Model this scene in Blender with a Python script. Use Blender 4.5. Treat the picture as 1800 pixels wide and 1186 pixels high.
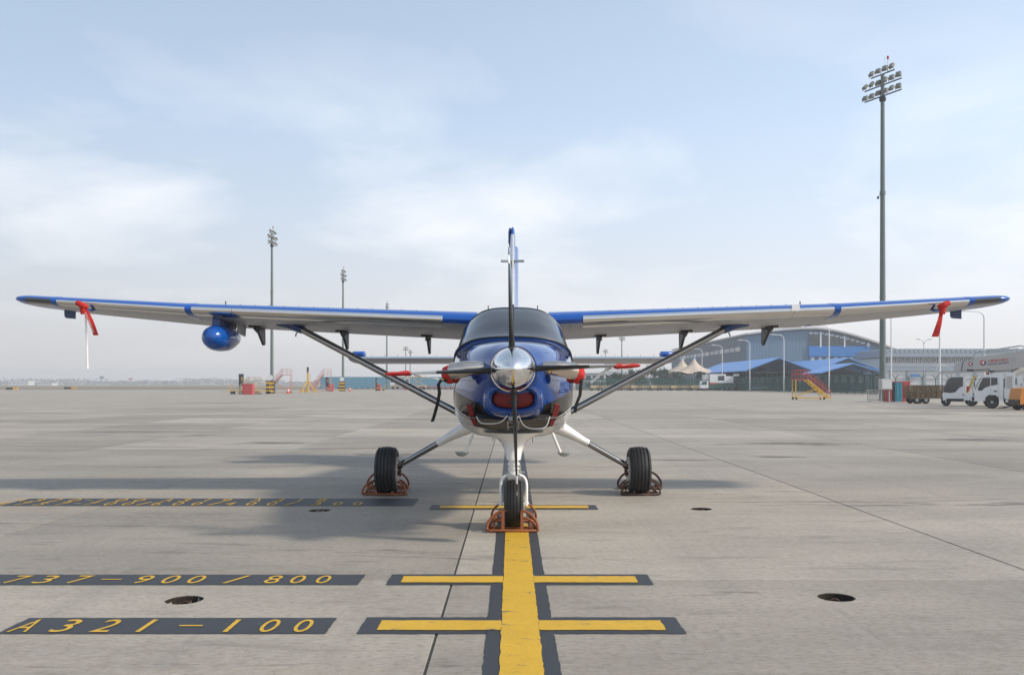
import bpy, bmesh, math, random
from math import sin, cos, pi, radians, sqrt, atan2
from mathutils import Vector, Matrix
random.seed(7)
for o in list(bpy.data.objects): bpy.data.objects.remove(o, do_unlink=True)
SC = bpy.context.scene
COL = SC.collection

# ------------------------------------------------------------------ camera, sky, sun, exposure
H = 1.55; F = 1565.0; HY = 675.0
cam = bpy.data.cameras.new('camera'); cam.sensor_width = 36; cam.lens = 36*F/1800
cam.shift_y = (HY-593)/1800; cam.clip_end = 12000; cam.clip_start = .1
camo = bpy.data.objects.new('camera', cam); COL.objects.link(camo)
camo.location = (0, 0, H); camo.rotation_euler = (pi/2, 0, 0); SC.camera = camo

SUN = Vector((1.24, -.36, 1.0)).normalized()
EL = math.asin(SUN.z); AZ = atan2(SUN.x, SUN.y)
world = bpy.data.worlds.new('World'); SC.world = world; world.use_nodes = True
nt = world.node_tree; nt.nodes.clear()
def nd(t, kind, **kw):
    n = t.nodes.new(kind)
    for k, v in kw.items(): setattr(n, k, v)
    return n
def mth(t, op, a, b=None, c=None):
    n = t.nodes.new('ShaderNodeMath'); n.operation = op
    for i, x in enumerate((a, b, c)):
        if x is None: continue
        if isinstance(x, (int, float)): n.inputs[i].default_value = x
        else: t.links.new(x, n.inputs[i])
    return n.outputs[0]
def mixc(t, fac, a, b, blend='MIX'):
    n = t.nodes.new('ShaderNodeMix'); n.data_type = 'RGBA'; n.blend_type = blend
    for i, x in ((0, fac), (6, a), (7, b)):
        if isinstance(x, (int, float)): n.inputs[i].default_value = x
        elif isinstance(x, tuple): n.inputs[i].default_value = (*x[:3], 1)
        else: t.links.new(x, n.inputs[i])
    return n.outputs[2]
def ramp(t, fac, stops):
    n = t.nodes.new('ShaderNodeValToRGB'); r = n.color_ramp
    while len(r.elements) > 1: r.elements.remove(r.elements[-1])
    r.elements[0].position = stops[0][0]
    def c4(c): return (c, c, c, 1) if isinstance(c, (int, float)) else (*c, 1)
    r.elements[0].color = c4(stops[0][1])
    for p, c in stops[1:]:
        e = r.elements.new(p); e.color = c4(c)
    t.links.new(fac, n.inputs[0]); return n.outputs[0]
def noise(t, vec, scale, detail=4, rough=.5, dist=0):
    n = t.nodes.new('ShaderNodeTexNoise'); n.inputs['Scale'].default_value = scale
    n.inputs['Detail'].default_value = detail; n.inputs['Roughness'].default_value = rough
    n.inputs['Distortion'].default_value = dist
    if vec is not None: t.links.new(vec, n.inputs['Vector'])
    return n.outputs[0]
def mapping(t, vec, scale=(1,1,1), loc=(0,0,0), rot=(0,0,0)):
    n = t.nodes.new('ShaderNodeMapping'); n.inputs['Scale'].default_value = scale
    n.inputs['Location'].default_value = loc; n.inputs['Rotation'].default_value = rot
    t.links.new(vec, n.inputs['Vector']); return n.outputs[0]
sky = nd(nt, 'ShaderNodeTexSky', sky_type='NISHITA', sun_disc=False)
sky.sun_elevation = EL; sky.sun_rotation = AZ; sky.dust_density = 2.2; sky.air_density = 1.0; sky.ozone_density = 1.3
tc = nd(nt, 'ShaderNodeTexCoord')
sep = nd(nt, 'ShaderNodeSeparateXYZ'); nt.links.new(tc.outputs['Generated'], sep.inputs[0])
zz = mth(nt, 'MAXIMUM', sep.outputs[2], 0.0)
den = mth(nt, 'ADD', zz, .16)
cmb = nd(nt, 'ShaderNodeCombineXYZ')
nt.links.new(mth(nt, 'DIVIDE', sep.outputs[0], den), cmb.inputs[0])
nt.links.new(mth(nt, 'DIVIDE', sep.outputs[1], den), cmb.inputs[1])
pv = mapping(nt, cmb.outputs[0], (1, 1, 1), (1.75, .35, 0), (0, 0, .12))
c1 = noise(nt, mapping(nt, pv, (1.15, 1.0, 1)), 1.0, 9, .52, .35)
c2 = noise(nt, mapping(nt, pv, (.5, .8, 1), (5.3, 2.2, 0)), .9, 3, .5, .2)
cm = ramp(nt, mth(nt, 'ADD', mth(nt, 'MULTIPLY', c1, .62), mth(nt, 'MULTIPLY', c2, .38)), [(.46, 0), (.62, 1)])
# thin cirrus only well above the horizon, a milky veil low down
up = ramp(nt, zz, [(.05, .15), (.17, .95), (.27, .9), (.37, .35), (.7, .3)])
veil = ramp(nt, zz, [(0, .95), (.10, .86), (.20, .70), (.30, .56), (.42, .46), (.8, .34)])
sdot = mth(nt, 'ADD', mth(nt, 'MULTIPLY', sep.outputs[0], SUN.x), mth(nt, 'MULTIPLY', sep.outputs[1], SUN.y))   # haze glows a little towards the sun
whitec = mixc(nt, ramp(nt, zz, [(.0, 0), (.28, 1)]), (7.0, 6.65, 6.4), (6.7, 8.2, 10.1))
gl = mth(nt, 'ADD', mth(nt, 'MULTIPLY', sdot, .38), 1.06)
whitec = mixc(nt, 1.0, whitec, gl, 'MULTIPLY')
base = mixc(nt, veil, sky.outputs[0], whitec)
base = mixc(nt, mth(nt, 'MULTIPLY', mth(nt, 'MULTIPLY', cm, up), .62), base, (9.9, 9.8, 9.8))
bg = nd(nt, 'ShaderNodeBackground'); bg.inputs[1].default_value = .097
nt.links.new(base, bg.inputs[0])
wo = nd(nt, 'ShaderNodeOutputWorld'); nt.links.new(bg.outputs[0], wo.inputs[0])

sl = bpy.data.lights.new('sun', 'SUN'); sl.energy = 2.75; sl.angle = radians(5.0); sl.color = (1, .90, .76)
so = bpy.data.objects.new('sun', sl); COL.objects.link(so)
so.rotation_euler = (-SUN).to_track_quat('-Z', 'Y').to_euler(); so.location = (30, -10, 40)
SC.view_settings.view_transform = 'Standard'; SC.view_settings.look = 'None'
SC.view_settings.exposure = 0.36; SC.view_settings.gamma = 1
SC.cycles.max_bounces = 8; SC.cycles.volume_bounces = 1; SC.cycles.transparent_max_bounces = 16
SC.cycles.use_denoising = True

# ------------------------------------------------------------------ materials
def mat(name, col, rough=.5, metal=0., var=.12, scale=6., bump=0., coat=0., spec=.5, streak=None, bscale=None):
    m = bpy.data.materials.new(name); m.use_nodes = True; t = m.node_tree
    b = t.nodes['Principled BSDF']
    b.inputs['Metallic'].default_value = metal
    b.inputs['Coat Weight'].default_value = coat; b.inputs['Coat Roughness'].default_value = .04
    b.inputs['Specular IOR Level'].default_value = spec
    tcn = nd(t, 'ShaderNodeTexCoord'); v = tcn.outputs['Object']
    n = noise(t, mapping(t, v, streak) if streak else v, scale, 5, .6)
    c = mixc(t, n, tuple(x*(1-var) for x in col), tuple(min(1, x*(1+var)) for x in col))
    t.links.new(c, b.inputs['Base Color'])
    r = mth(t, 'ADD', mth(t, 'MULTIPLY', noise(t, v, scale*2.3, 4, .6), rough*.5), rough*.75)
    t.links.new(r, b.inputs['Roughness'])
    if bump:
        bn = nd(t, 'ShaderNodeBump'); bn.inputs['Strength'].default_value = bump; bn.inputs['Distance'].default_value = .01
        t.links.new(noise(t, v, bscale or scale*8, 5, .6), bn.inputs['Height']); t.links.new(bn.outputs[0], b.inputs['Normal'])
    return m
M = {}
def mk(k, *a, **kw): M[k] = mat(k, *a, **kw)
mk('blue', (.004, .078, .36), .2, 0, .08, 2, coat=.35)
mk('cowl_blue', (.003, .05, .25), .08, 0, .1, 3, coat=.4)
mk('blue_dark', (.005, .035, .15), .25, 0, .1, 3, coat=.4)
mk('white', (.78, .77, .74), .22, 0, .05, 3, coat=.5)
mk('charcoal', (.075, .07, .066), .2, .35, .1, 3, coat=.6)
mk('skin_grey', (.42, .42, .44), .42, .15, .12, 3)
mk('polished', (.74, .72, .69), .17, 1, .10, 3, streak=(1, 6, 6))
mk('chrome', (.80, .80, .80), .035, 1, .02, 2)
mk('steel', (.60, .53, .46), .07, 1, .18, 7)
mk('strut', (.34, .33, .32), .10, 1, .06, 4)
mk('prop', (.012, .0125, .014), .36, 0, .25, 9, spec=.35)
mk('prop_sky_sheen', (.30, .31, .32), .35, .1, .1, 9)
mk('black', (.012, .012, .013), .45, 0, .2, 8)
mk('rubber', (.014, .014, .015), .62, 0, .35, 9, bump=.15)
mk('red_cloth', (.46, .016, .013), .8, 0, .38, 14, bump=1.0, bscale=22)
mk('red_plug', (.17, .010, .009), .7, 0, .25, 14, bump=.2)
mk('strap', (.012, .012, .012), .8, 0, .3, 30)
mk('cord', (.7, .7, .68), .6)
mk('rust_orange', (.23, .066, .018), .55, .1, .45, 22, bump=.3)
mk('rust_brown', (.062, .027, .016), .65, .1, .5, 22, bump=.3)
mk('lens', (.035, .037, .04), .08, 0, .5, 7, coat=1)
mk('galv', (.36, .40, .40), .5, .4, .12, 1.5)
mk('mast_green', (.13, .165, .152), .5, .1, .14, 1.2)
mk('lamp_white', (.66, .67, .67), .45, 0, .08, 2)
mk('lamp_box', (.20, .21, .19), .5, .1, .2, 3)
mk('red_paint', (.44, .055, .055), .5, 0, .18, 2.2)
mk('pale_red', (.52, .24, .22), .6, 0, .2, 4)
mk('yellow_paint', (.60, .36, .025), .5, 0, .2, 4)
mk('teal_paint', (.03, .22, .30), .5, 0, .15, 3)
mk('navy', (.018, .026, .045), .5, 0, .2, 3)
mk('blue_wall', (.10, .27, .38), .6, 0, .08, .2)
mk('roof_blue', (.09, .26, .60), .45, 0, .08, .3)
mk('banner_blue', (.03, .19, .50), .5, 0, .08, .3)
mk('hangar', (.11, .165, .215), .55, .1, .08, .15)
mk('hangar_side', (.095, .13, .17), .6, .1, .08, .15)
mk('hangar_roof', (.46, .45, .42), .6, .1, .1, .1)
mk('concrete_wall', (.42, .42, .41), .8, 0, .1, .3)
mk('wall_pale', (.58, .59, .59), .8, 0, .07, .3)
mk('terminal', (.26, .31, .36), .6, .1, .08, .2)
mk('glass_dark', (.03, .038, .045), .08, 0, .3, .6, coat=.6)
mk('frame_white', (.72, .73, .73), .5)
mk('tent', (.52, .43, .34), .8, 0, .1, .3)
mk('dark_steel', (.022, .032, .034), .7, .1, .2, .6)
mk('fence_green', (.025, .085, .07), .7, 0, .2, .6)
mk('truck_white', (.70, .72, .73), .25, 0, .06, 1.5, coat=.4)
mk('panel_grey', (.44, .43, .41), .5, 0, .06, 1)
mk('orange', (.55, .20, .025), .45, 0, .1, 2)
mk('brown_mesh', (.13, .095, .06), .8, 0, .4, 5)
mk('tan', (.44, .35, .22), .7, 0, .35, 2.5)
mk('text_red', (.50, .025, .04), .5)
mk('text_navy', (.02, .03, .12), .5)
mk('text_white', (.8, .78, .76), .6)
mk('leaf', (.030, .058, .032), .7, 0, .5, 1.4)
mk('bark', (.07, .055, .04), .9, 0, .3, 6)
mk('far_wood', (.055, .065, .058), .9, 0, .4, .05)
mk('pit_soil', (.028, .022, .016), .95, 0, .7, 40, bump=.6)
mk('joint', (.045, .042, .038), .9, 0, .3, 9)
mk('field', (.17, .135, .09), .95, 0, .35, .03)
mk('orange_red', (.6, .08, .03), .6)

def tree_of(m): return m.node_tree, m.node_tree.nodes['Principled BSDF']
# fuselage paint: blue above, charcoal sweep on the flanks, pin stripe, white belly
def fuselage_paint():
    m = bpy.data.materials.new('fuselage_paint'); m.use_nodes = True; t, b = tree_of(m)
    tcn = nd(t, 'ShaderNodeTexCoord'); s = nd(t, 'ShaderNodeSeparateXYZ'); t.links.new(tcn.outputs['Object'], s.inputs[0])
    ax = mth(t, 'DIVIDE', mth(t, 'ABSOLUTE', s.outputs[0]), .68)
    z = s.outputs[2]
    zb = mth(t, 'ADD', mth(t, 'MULTIPLY', mth(t, 'POWER', ax, 1.3), .25), 1.25)     # lower edge of the blue
    zw = mth(t, 'ADD', mth(t, 'MULTIPLY', mth(t, 'POWER', ax, 2.0), .215), 1.07)    # upper edge of the white
    isb = mth(t, 'GREATER_THAN', z, zb); isw = mth(t, 'MULTIPLY', mth(t, 'LESS_THAN', z, zw), mth(t, 'GREATER_THAN', s.outputs[1], -.14))
    isl = mth(t, 'MULTIPLY', mth(t, 'LESS_THAN', z, mth(t, 'ADD', zw, .028)), mth(t, 'GREATER_THAN', z, mth(t, 'ADD', zw, .012)))
    n = noise(t, tcn.outputs['Object'], 3, 5, .6)
    blue = mixc(t, n, (.0022, .038, .195), (.0035, .050, .245))
    char = mixc(t, n, (.020, .018, .016), (.034, .031, .028))
    wht = mixc(t, noise(t, tcn.outputs['Object'], 7, 6, .7), (.70, .69, .66), (.80, .79, .77))
    c = mixc(t, isb, char, blue); c = mixc(t, isl, c, (.75, .74, .72)); c = mixc(t, isw, c, wht)
    sy = mth(t, 'PINGPONG', mth(t, 'ADD', s.outputs[1], .06), .31); sz = mth(t, 'PINGPONG', mth(t, 'ADD', z, .03), .19)
    seam = mth(t, 'MAXIMUM', mth(t, 'LESS_THAN', sy, .0022), mth(t, 'MULTIPLY', mth(t, 'LESS_THAN', sz, .0018), mth(t, 'GREATER_THAN', s.outputs[1], .15)))
    riv = mth(t, 'MULTIPLY', mth(t, 'LESS_THAN', mth(t, 'ABSOLUTE', mth(t, 'SUBTRACT', sy, .02)), .004), mth(t, 'LESS_THAN', mth(t, 'PINGPONG', z, .025), .005))
    c = mixc(t, mth(t, 'MAXIMUM', mth(t, 'MULTIPLY', seam, .8), mth(t, 'MULTIPLY', riv, .6)), c, (.02, .02, .025))
    grime = ramp(t, noise(t, mapping(t, tcn.outputs['Object'], (6, 1, 3)), 2.5, 7, .7), [(.58, 0), (.75, .16)])
    c = mixc(t, grime, c, (.09, .08, .065))
    t.links.new(c, b.inputs['Base Color']); b.inputs['Roughness'].default_value = .05
    b.inputs['Coat Roughness'].default_value = .015
    t.links.new(mth(t, 'MULTIPLY', mth(t, 'MAXIMUM', isb, isw), .5), b.inputs['Coat Weight'])
    t.links.new(mth(t, 'ADD', mth(t, 'MULTIPLY', mth(t, 'MAXIMUM', isb, isw), .2), .17), b.inputs['Specular IOR Level'])
    return m
M['fuselage_paint'] = fuselage_paint()

def glass_mat():
    m = bpy.data.materials.new('windshield_glass'); m.use_nodes = True; t, b = tree_of(m)
    b.inputs['Base Color'].default_value = (.05, .052, .055, 1); b.inputs['Roughness'].default_value = .03
    b.inputs['Coat Weight'].default_value = .25; b.inputs['Coat Roughness'].default_value = .02; b.inputs['Specular IOR Level'].default_value = .55
    tcn = nd(t, 'ShaderNodeTexCoord')
    c = mixc(t, noise(t, tcn.outputs['Object'], 2.2, 4, .6), (.010, .011, .012), (.050, .052, .055))
    t.links.new(c, b.inputs['Base Color'])
    tr = nd(t, 'ShaderNodeBsdfTransparent'); tr.inputs[0].default_value = (.55, .57, .58, 1)
    mx = nd(t, 'ShaderNodeMixShader'); mx.inputs[0].default_value = .96
    t.links.new(tr.outputs[0], mx.inputs[1]); t.links.new(b.outputs[0], mx.inputs[2])
    t.links.new(mx.outputs[0], t.nodes['Material Output'].inputs[0])
    return m
M['glass'] = glass_mat()

def wing_under():
    m = bpy.data.materials.new('wing_under'); m.use_nodes = True; t, b = tree_of(m)
    tcn = nd(t, 'ShaderNodeTexCoord'); s = nd(t, 'ShaderNodeSeparateXYZ'); t.links.new(tcn.outputs['Object'], s.inputs[0])
    # rivet rows: fine dots along span every 0.13 m of chord
    fx = mth(t, 'PINGPONG', s.outputs[0], .0125); fy = mth(t, 'PINGPONG', s.outputs[1], .06)
    dot = mth(t, 'MULTIPLY', mth(t, 'LESS_THAN', fx, .0045), mth(t, 'LESS_THAN', fy, .006))
    seam = mth(t, 'LESS_THAN', mth(t, 'PINGPONG', mth(t, 'ADD', s.outputs[0], .1), .45), .003)
    n = noise(t, tcn.outputs['Object'], 4, 5, .6)
    c = mixc(t, n, (.40, .40, .43), (.50, .50, .52))
    c = mixc(t, mth(t, 'MAXIMUM', mth(t, 'MULTIPLY', dot, .55), mth(t, 'MULTIPLY', seam, .8)), c, (.10, .10, .11))
    t.links.new(c, b.inputs['Base Color']); b.inputs['Roughness'].default_value = .38; b.inputs['Metallic'].default_value = .1
    return m
M['wing_under'] = wing_under()

def concrete(name, slab):
    m = bpy.data.materials.new(name); m.use_nodes = True; t, b = tree_of(m)
    g = nd(t, 'ShaderNodeNewGeometry'); p = g.outputs['Position']
    n1 = noise(t, mapping(t, p, (.35, .8, 1)), .55, 6, .62)
    n2 = noise(t, p, 9, 6, .7); n3 = noise(t, mapping(t, p, (.5, 2.2, 1)), 1.6, 7, .68, .4)
    n5 = noise(t, p, 120, 3, .7)
    c = mixc(t, ramp(t, n1, [(.36, 0), (.62, 1)]), (.275, .238, .188), (.47, .418, .340))
    c = mixc(t, ramp(t, n2, [(.40, 0), (.66, .6)]), c, (.43, .395, .345))
    n8 = noise(t, mapping(t, p, (.8, 1.6, 1)), 22, 6, .75)
    c = mixc(t, ramp(t, n8, [(.50, 0), (.62, .62)]), c, (.16, .143, .12))
    c = mixc(t, mth(t, 'MULTIPLY', ramp(t, n5, [(.42, 1), (.6, 0)]), .30), c, (.17, .16, .145))
    # brushed broom finish
    br = noise(t, mapping(t, p, (.6, 30, 1)), 3, 4, .7)
    c = mixc(t, mth(t, 'MULTIPLY', ramp(t, br, [(.45, 1), (.62, 0)]), .22), c, (.19, .178, .16))
    # grime, oil and tyre marks with their own outlines
    st = ramp(t, n3, [(.56, 0), (.66, .42)])
    c = mixc(t, st, c, (.135, .122, .106))
    n4 = noise(t, mapping(t, p, (.16, 1.1, 1), (4, 2, 0)), 1.0, 8, .72, .6)
    c = mixc(t, ramp(t, n4, [(.605, 0), (.65, .75)]), c, (.085, .077, .068))
    n6 = noise(t, mapping(t, p, (1.4, .10, 1), (1, 7, 0), (0, 0, .25)), 1.3, 5, .6, .3)
    c = mixc(t, ramp(t, n6, [(.56, 0), (.70, .22)]), c, (.16, .15, .137))
    n7 = noise(t, mapping(t, p, (.3, .5, 1), (9, 1, 0)), .8, 5, .6, .5)
    c = mixc(t, ramp(t, n7, [(.58, 0), (.75, .5)]), c, (.30, .245, .18))
    sx = nd(t, 'ShaderNodeSeparateXYZ'); t.links.new(p, sx.inputs[0])
    wob = mth(t, 'MULTIPLY', mth(t, 'SUBTRACT', noise(t, mapping(t, p, (.5, 1.6, 1), (7, 0, 0)), 1.6, 8, .75, .5), .5), 4.2)
    for cx, cy, hx, hy, k in ((7.3, 23.2, 1.9, .6, .85), (5.7, 19.0, .6, .3, .8), (12.6, 24.8, 1.6, .7, .8), (-6.3, 23.6, 1.0, .5, .85), (-25, 75, 5, 2.0, .7), (3.6, 18.2, .9, .3, .6), (-2.6, 19.6, 1.1, .35, .6), (-3.9, 21.5, 1.5, .4, .5), (10, 30, 3, .6, .5), (-12, 29, 3, .7, .45)):
        dx = mth(t, 'DIVIDE', mth(t, 'SUBTRACT', sx.outputs[0], cx), hx); dy = mth(t, 'DIVIDE', mth(t, 'SUBTRACT', sx.outputs[1], cy), hy)
        d2 = mth(t, 'ADD', mth(t, 'SQRT', mth(t, 'ADD', mth(t, 'MULTIPLY', dx, dx), mth(t, 'MULTIPLY', dy, dy))), wob)
        c = mixc(t, ramp(t, d2, [(.35, k), (.95, 0)]), c, (.075, .066, .056))
    if slab:
        oi = nd(t, 'ShaderNodeObjectInfo')
        c = mixc(t, 1.0, c, ramp(t, oi.outputs['Random'], [(0, .78), (1, 1.10)]), 'MULTIPLY')
    else:
        s = nd(t, 'ShaderNodeSeparateXYZ'); t.links.new(p, s.inputs[0])
        jx = mth(t, 'LESS_THAN', mth(t, 'PINGPONG', mth(t, 'SUBTRACT', s.outputs[0], JX), SL/2), .02)
        jy = mth(t, 'LESS_THAN', mth(t, 'PINGPONG', mth(t, 'SUBTRACT', s.outputs[1], JY), SL/2), .02)
        c = mixc(t, mth(t, 'MAXIMUM', jx, jy), c, (.05, .047, .042))
    t.links.new(c, b.inputs['Base Color'])
    t.links.new(ramp(t, n1, [(.2, .62), (.8, .9)]), b.inputs['Roughness'])
    bn = nd(t, 'ShaderNodeBump'); bn.inputs['Strength'].default_value = .25; bn.inputs['Distance'].default_value = .004
    t.links.new(mth(t, 'ADD', n5, mth(t, 'MULTIPLY', br, 1.2)), bn.inputs['Height']); t.links.new(bn.outputs[0], b.inputs['Normal'])
    return m
SL = 4.75; JX = -.47; JY = 7.06
M['slab'] = concrete('slab', True); M['apron'] = concrete('apron', False)

def paint_mat(name, col, wear):
    m = bpy.data.materials.new(name); m.use_nodes = True; t, b = tree_of(m)
    g = nd(t, 'ShaderNodeNewGeometry'); p = g.outputs['Position']
    c = mixc(t, noise(t, p, 3, 6, .65), tuple(x*.78 for x in col), tuple(x*1.12 for x in col))
    c = mixc(t, mth(t, 'MULTIPLY', ramp(t, noise(t, p, 60, 4, .7), [(.5, 0), (.65, 1)]), .35), c, tuple(x*.45+.02 for x in col))
    w = ramp(t, noise(t, mapping(t, p, (1, 2.5, 1)), 5, 9, .75, .3), [(wear, 0), (wear+.035, 1)])
    c = mixc(t, w, c, (.10, .095, .088))
    w2 = ramp(t, noise(t, mapping(t, p, (2, .6, 1), (3, 3, 3)), 3, 9, .8), [(.66, 0), (.70, .8)])
    c = mixc(t, w2, c, (.27, .255, .23))
    t.links.new(c, b.inputs['Base Color']); b.inputs['Roughness'].default_value = .62
    bn = nd(t, 'ShaderNodeBump'); bn.inputs['Strength'].default_value = .2; bn.inputs['Distance'].default_value = .004
    t.links.new(noise(t, p, 90, 4, .7), bn.inputs['Height']); t.links.new(bn.outputs[0], b.inputs['Normal'])
    return m
M['mark_yellow'] = paint_mat('mark_yellow', (.60, .36, .022), .60)
M['mark_black'] = paint_mat('mark_black', (.034, .038, .046), .64)

def corrugated(name, col, period):
    m = mat(name, col, .5, .1, .08, .2); t, b = tree_of(m)
    tcn = nd(t, 'ShaderNodeTexCoord'); s = nd(t, 'ShaderNodeSeparateXYZ'); t.links.new(tcn.outputs['Object'], s.inputs[0])
    bn = nd(t, 'ShaderNodeBump'); bn.inputs['Strength'].default_value = 1; bn.inputs['Distance'].default_value = .08
    t.links.new(mth(t, 'PINGPONG', mth(t, 'ADD', s.outputs[0], s.outputs[1]), period), bn.inputs['Height']); t.links.new(bn.outputs[0], b.inputs['Normal'])
    return m
M['hangar_corr'] = corrugated('hangar_corr', (.12, .18, .235), .45)
def mesh_mat(name, col, solid):
    m = mat(name, col, .8, 0, .25, 1.0); t, b = tree_of(m)
    tr = nd(t, 'ShaderNodeBsdfTransparent'); mx = nd(t, 'ShaderNodeMixShader'); mx.inputs[0].default_value = solid
    t.links.new(tr.outputs[0], mx.inputs[1]); t.links.new(b.outputs[0], mx.inputs[2]); t.links.new(mx.outputs[0], t.nodes['Material Output'].inputs[0])
    return m
M['green_net'] = mesh_mat('green_net', (.018, .075, .062), .5)
M['brown_net'] = mesh_mat('brown_net', (.12, .085, .05), .6)

# ------------------------------------------------------------------ mesh helpers
def V(*a): return Vector(a[0]) if len(a) == 1 else Vector(a)
def wloc(o):
    l = Vector((0, 0, 0))
    while o is not None: l += o.location; o = o.parent
    return l
class MB:
    def __init__(s): s.v = []; s.f = []; s.m = []
    def add(s, vs, fs, m=0):
        k = len(s.v); s.v += [tuple(x) for x in vs]
        for i, f in enumerate(fs):
            s.f.append([k+j for j in f]); s.m.append(m if isinstance(m, int) else m[i])
        return s
    def box(s, c, d, m=0, rz=0, rx=0, ry=0):
        R = Matrix.Rotation(rz, 3, 'Z') @ Matrix.Rotation(ry, 3, 'Y') @ Matrix.Rotation(rx, 3, 'X'); c = V(c)
        vs = [c + R @ V(x*d[0]/2, y*d[1]/2, z*d[2]/2) for z in (-1, 1) for y in (-1, 1) for x in (-1, 1)]
        return s.add(vs, [(0,2,3,1),(4,5,7,6),(0,1,5,4),(2,6,7,3),(0,4,6,2),(1,3,7,5)], m)
    def bar(s, p, q, w, h=None, m=0):
        p, q = V(p), V(q); h = h or w; d = (q-p); 
        if d.length < 1e-6: return s
        d.normalize(); u = V(0,0,1) if abs(d.z) < .95 else V(0,1,0)
        a = d.cross(u).normalized(); b = a.cross(d)
        vs = [e + a*x*w/2 + b*y*h/2 for e in (p, q) for x, y in ((-1,-1),(1,-1),(1,1),(-1,1))]
        return s.add(vs, [(3,2,1,0),(4,5,6,7),(0,1,5,4),(1,2,6,5),(2,3,7,6),(3,0,4,7)], m)
    def tube(s, path, r, n=8, m=0, cap=True, sq=(1, 1)):
        path = [V(p) for p in path]; rings = []; a = None
        for i, p in enumerate(path):
            d = (path[min(i+1, len(path)-1)] - path[max(i-1, 0)]).normalized()
            if a is None:
                u = V(0,0,1) if abs(d.z) < .95 else V(0,1,0); a = d.cross(u).normalized()
            else: a = (a - d*a.dot(d)).normalized()
            b = a.cross(d); rr = r[i] if isinstance(r, (list, tuple)) else r
            rings.append([p + (a*cos(2*pi*k/n)*sq[0] + b*sin(2*pi*k/n)*sq[1])*rr for k in range(n)])
        return s.loft(rings, m, cap)
    def cyl(s, p, q, r, r2=None, n=12, m=0): return s.tube([p, q], [r, r if r2 is None else r2], n, m)
    def loft(s, rings, m=0, cap=True, closed=True):
        n = len(rings[0]); vs = [p for r in rings for p in r]; fs = []; ms = []
        for i in range(len(rings)-1):
            for j in range(n if closed else n-1):
                fs.append((i*n+j, i*n+(j+1) % n, (i+1)*n+(j+1) % n, (i+1)*n+j)); ms.append(m if isinstance(m, int) else m(i, j))
        if cap and closed:
            c = m if isinstance(m, int) else m(0, 0)
            fs.append(tuple(range(n-1, -1, -1))); ms.append(c); fs.append(tuple(range((len(rings)-1)*n, len(rings)*n))); ms.append(c)
        return s.add(vs, fs, ms)
    def lathe(s, o, ax, prof, n=24, m=0):
        o, ax = V(o), V(ax).normalized(); u = V(0,0,1) if abs(ax.z) < .9 else V(0,1,0)
        a = ax.cross(u).normalized(); b = ax.cross(a)
        rings = [[o + ax*h + (a*cos(2*pi*k/n) + b*sin(2*pi*k/n))*max(r, 1e-4) for k in range(n)] for h, r in prof]
        return s.loft(rings, m, True)
    def prism(s, poly, off, m=0):
        poly = [V(p) for p in poly]; off = V(off); n = len(poly)
        return s.add(poly + [p+off for p in poly], [tuple(range(n-1,-1,-1)), tuple(range(n, 2*n))] + [(i,(i+1)%n,n+(i+1)%n,n+i) for i in range(n)], m)
    def ball(s, c, r, n=10, m=0):
        c = V(c); r = (r,)*3 if isinstance(r, (int, float)) else r
        rings = [[c + V(r[0]*sin(t)*cos(2*pi*k/n), r[1]*sin(t)*sin(2*pi*k/n), -r[2]*cos(t)) for k in range(n)] for t in [max(.02, min(pi-.02, pi*i/(n//2+1))) for i in range(n//2+2)]]
        return s.loft(rings, m)
    def mesh(s, name, mats, off=(0,0,0), smooth=35):
        off = V(off); me = bpy.data.meshes.new(name)
        me.from_pydata([tuple(V(v)-off) for v in s.v], [], s.f)
        for k in (mats if isinstance(mats, (list, tuple)) else [mats]): me.materials.append(M[k])
        me.polygons.foreach_set('material_index', s.m)
        bm = bmesh.new(); bm.from_mesh(me); bmesh.ops.recalc_face_normals(bm, faces=bm.faces); bm.to_mesh(me); bm.free()
        if smooth:
            me.polygons.foreach_set('use_smooth', [True]*len(me.polygons)); me.set_sharp_from_angle(angle=radians(smooth))
        me.update(); return me
    def build(s, name, mats, parent=None, smooth=35, label=None):
        me = s.mesh(name, mats, wloc(parent) if parent else (0,0,0), smooth)
        o = bpy.data.objects.new(name, me); COL.objects.link(o); o.parent = parent
        if label: o['label'] = label
        return o
def tag(o, label=None, cat=None, group=None, kind=None):
    if label: o['label'] = label
    if cat: o['category'] = cat
    if group: o['group'] = group
    if kind: o['kind'] = kind
    return o
def empty(name, loc=(0,0,0), label=None, cat=None, group=None):
    o = bpy.data.objects.new(name, None); COL.objects.link(o); o.location = loc; o.empty_display_size = .2
    return tag(o, label, cat, group)
def inst(me, name, parent, loc=(0,0,0), rz=0, mat4=None):
    o = bpy.data.objects.new(name, me); COL.objects.link(o); o.parent = parent; o.location = loc; o.rotation_euler.z = rz
    return o
def copy_tree(o, parent=None):
    c = o.copy(); COL.objects.link(c); c.parent = parent
    for ch in list(o.children): copy_tree(ch, c)
    return c
def place(o, x, y, z=0, rz=0, label=None, sc=None):
    o.location = (x, y, z); o.rotation_euler = (0, 0, rz)
    if sc: o.scale = (sc, sc, sc)
    if label: o['label'] = label
    return o
def PX(px, py, Y): return Vector(((px-900)*Y/F, Y, H-(py-HY)*Y/F))
def GY(py): return H*F/(py-HY)
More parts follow.
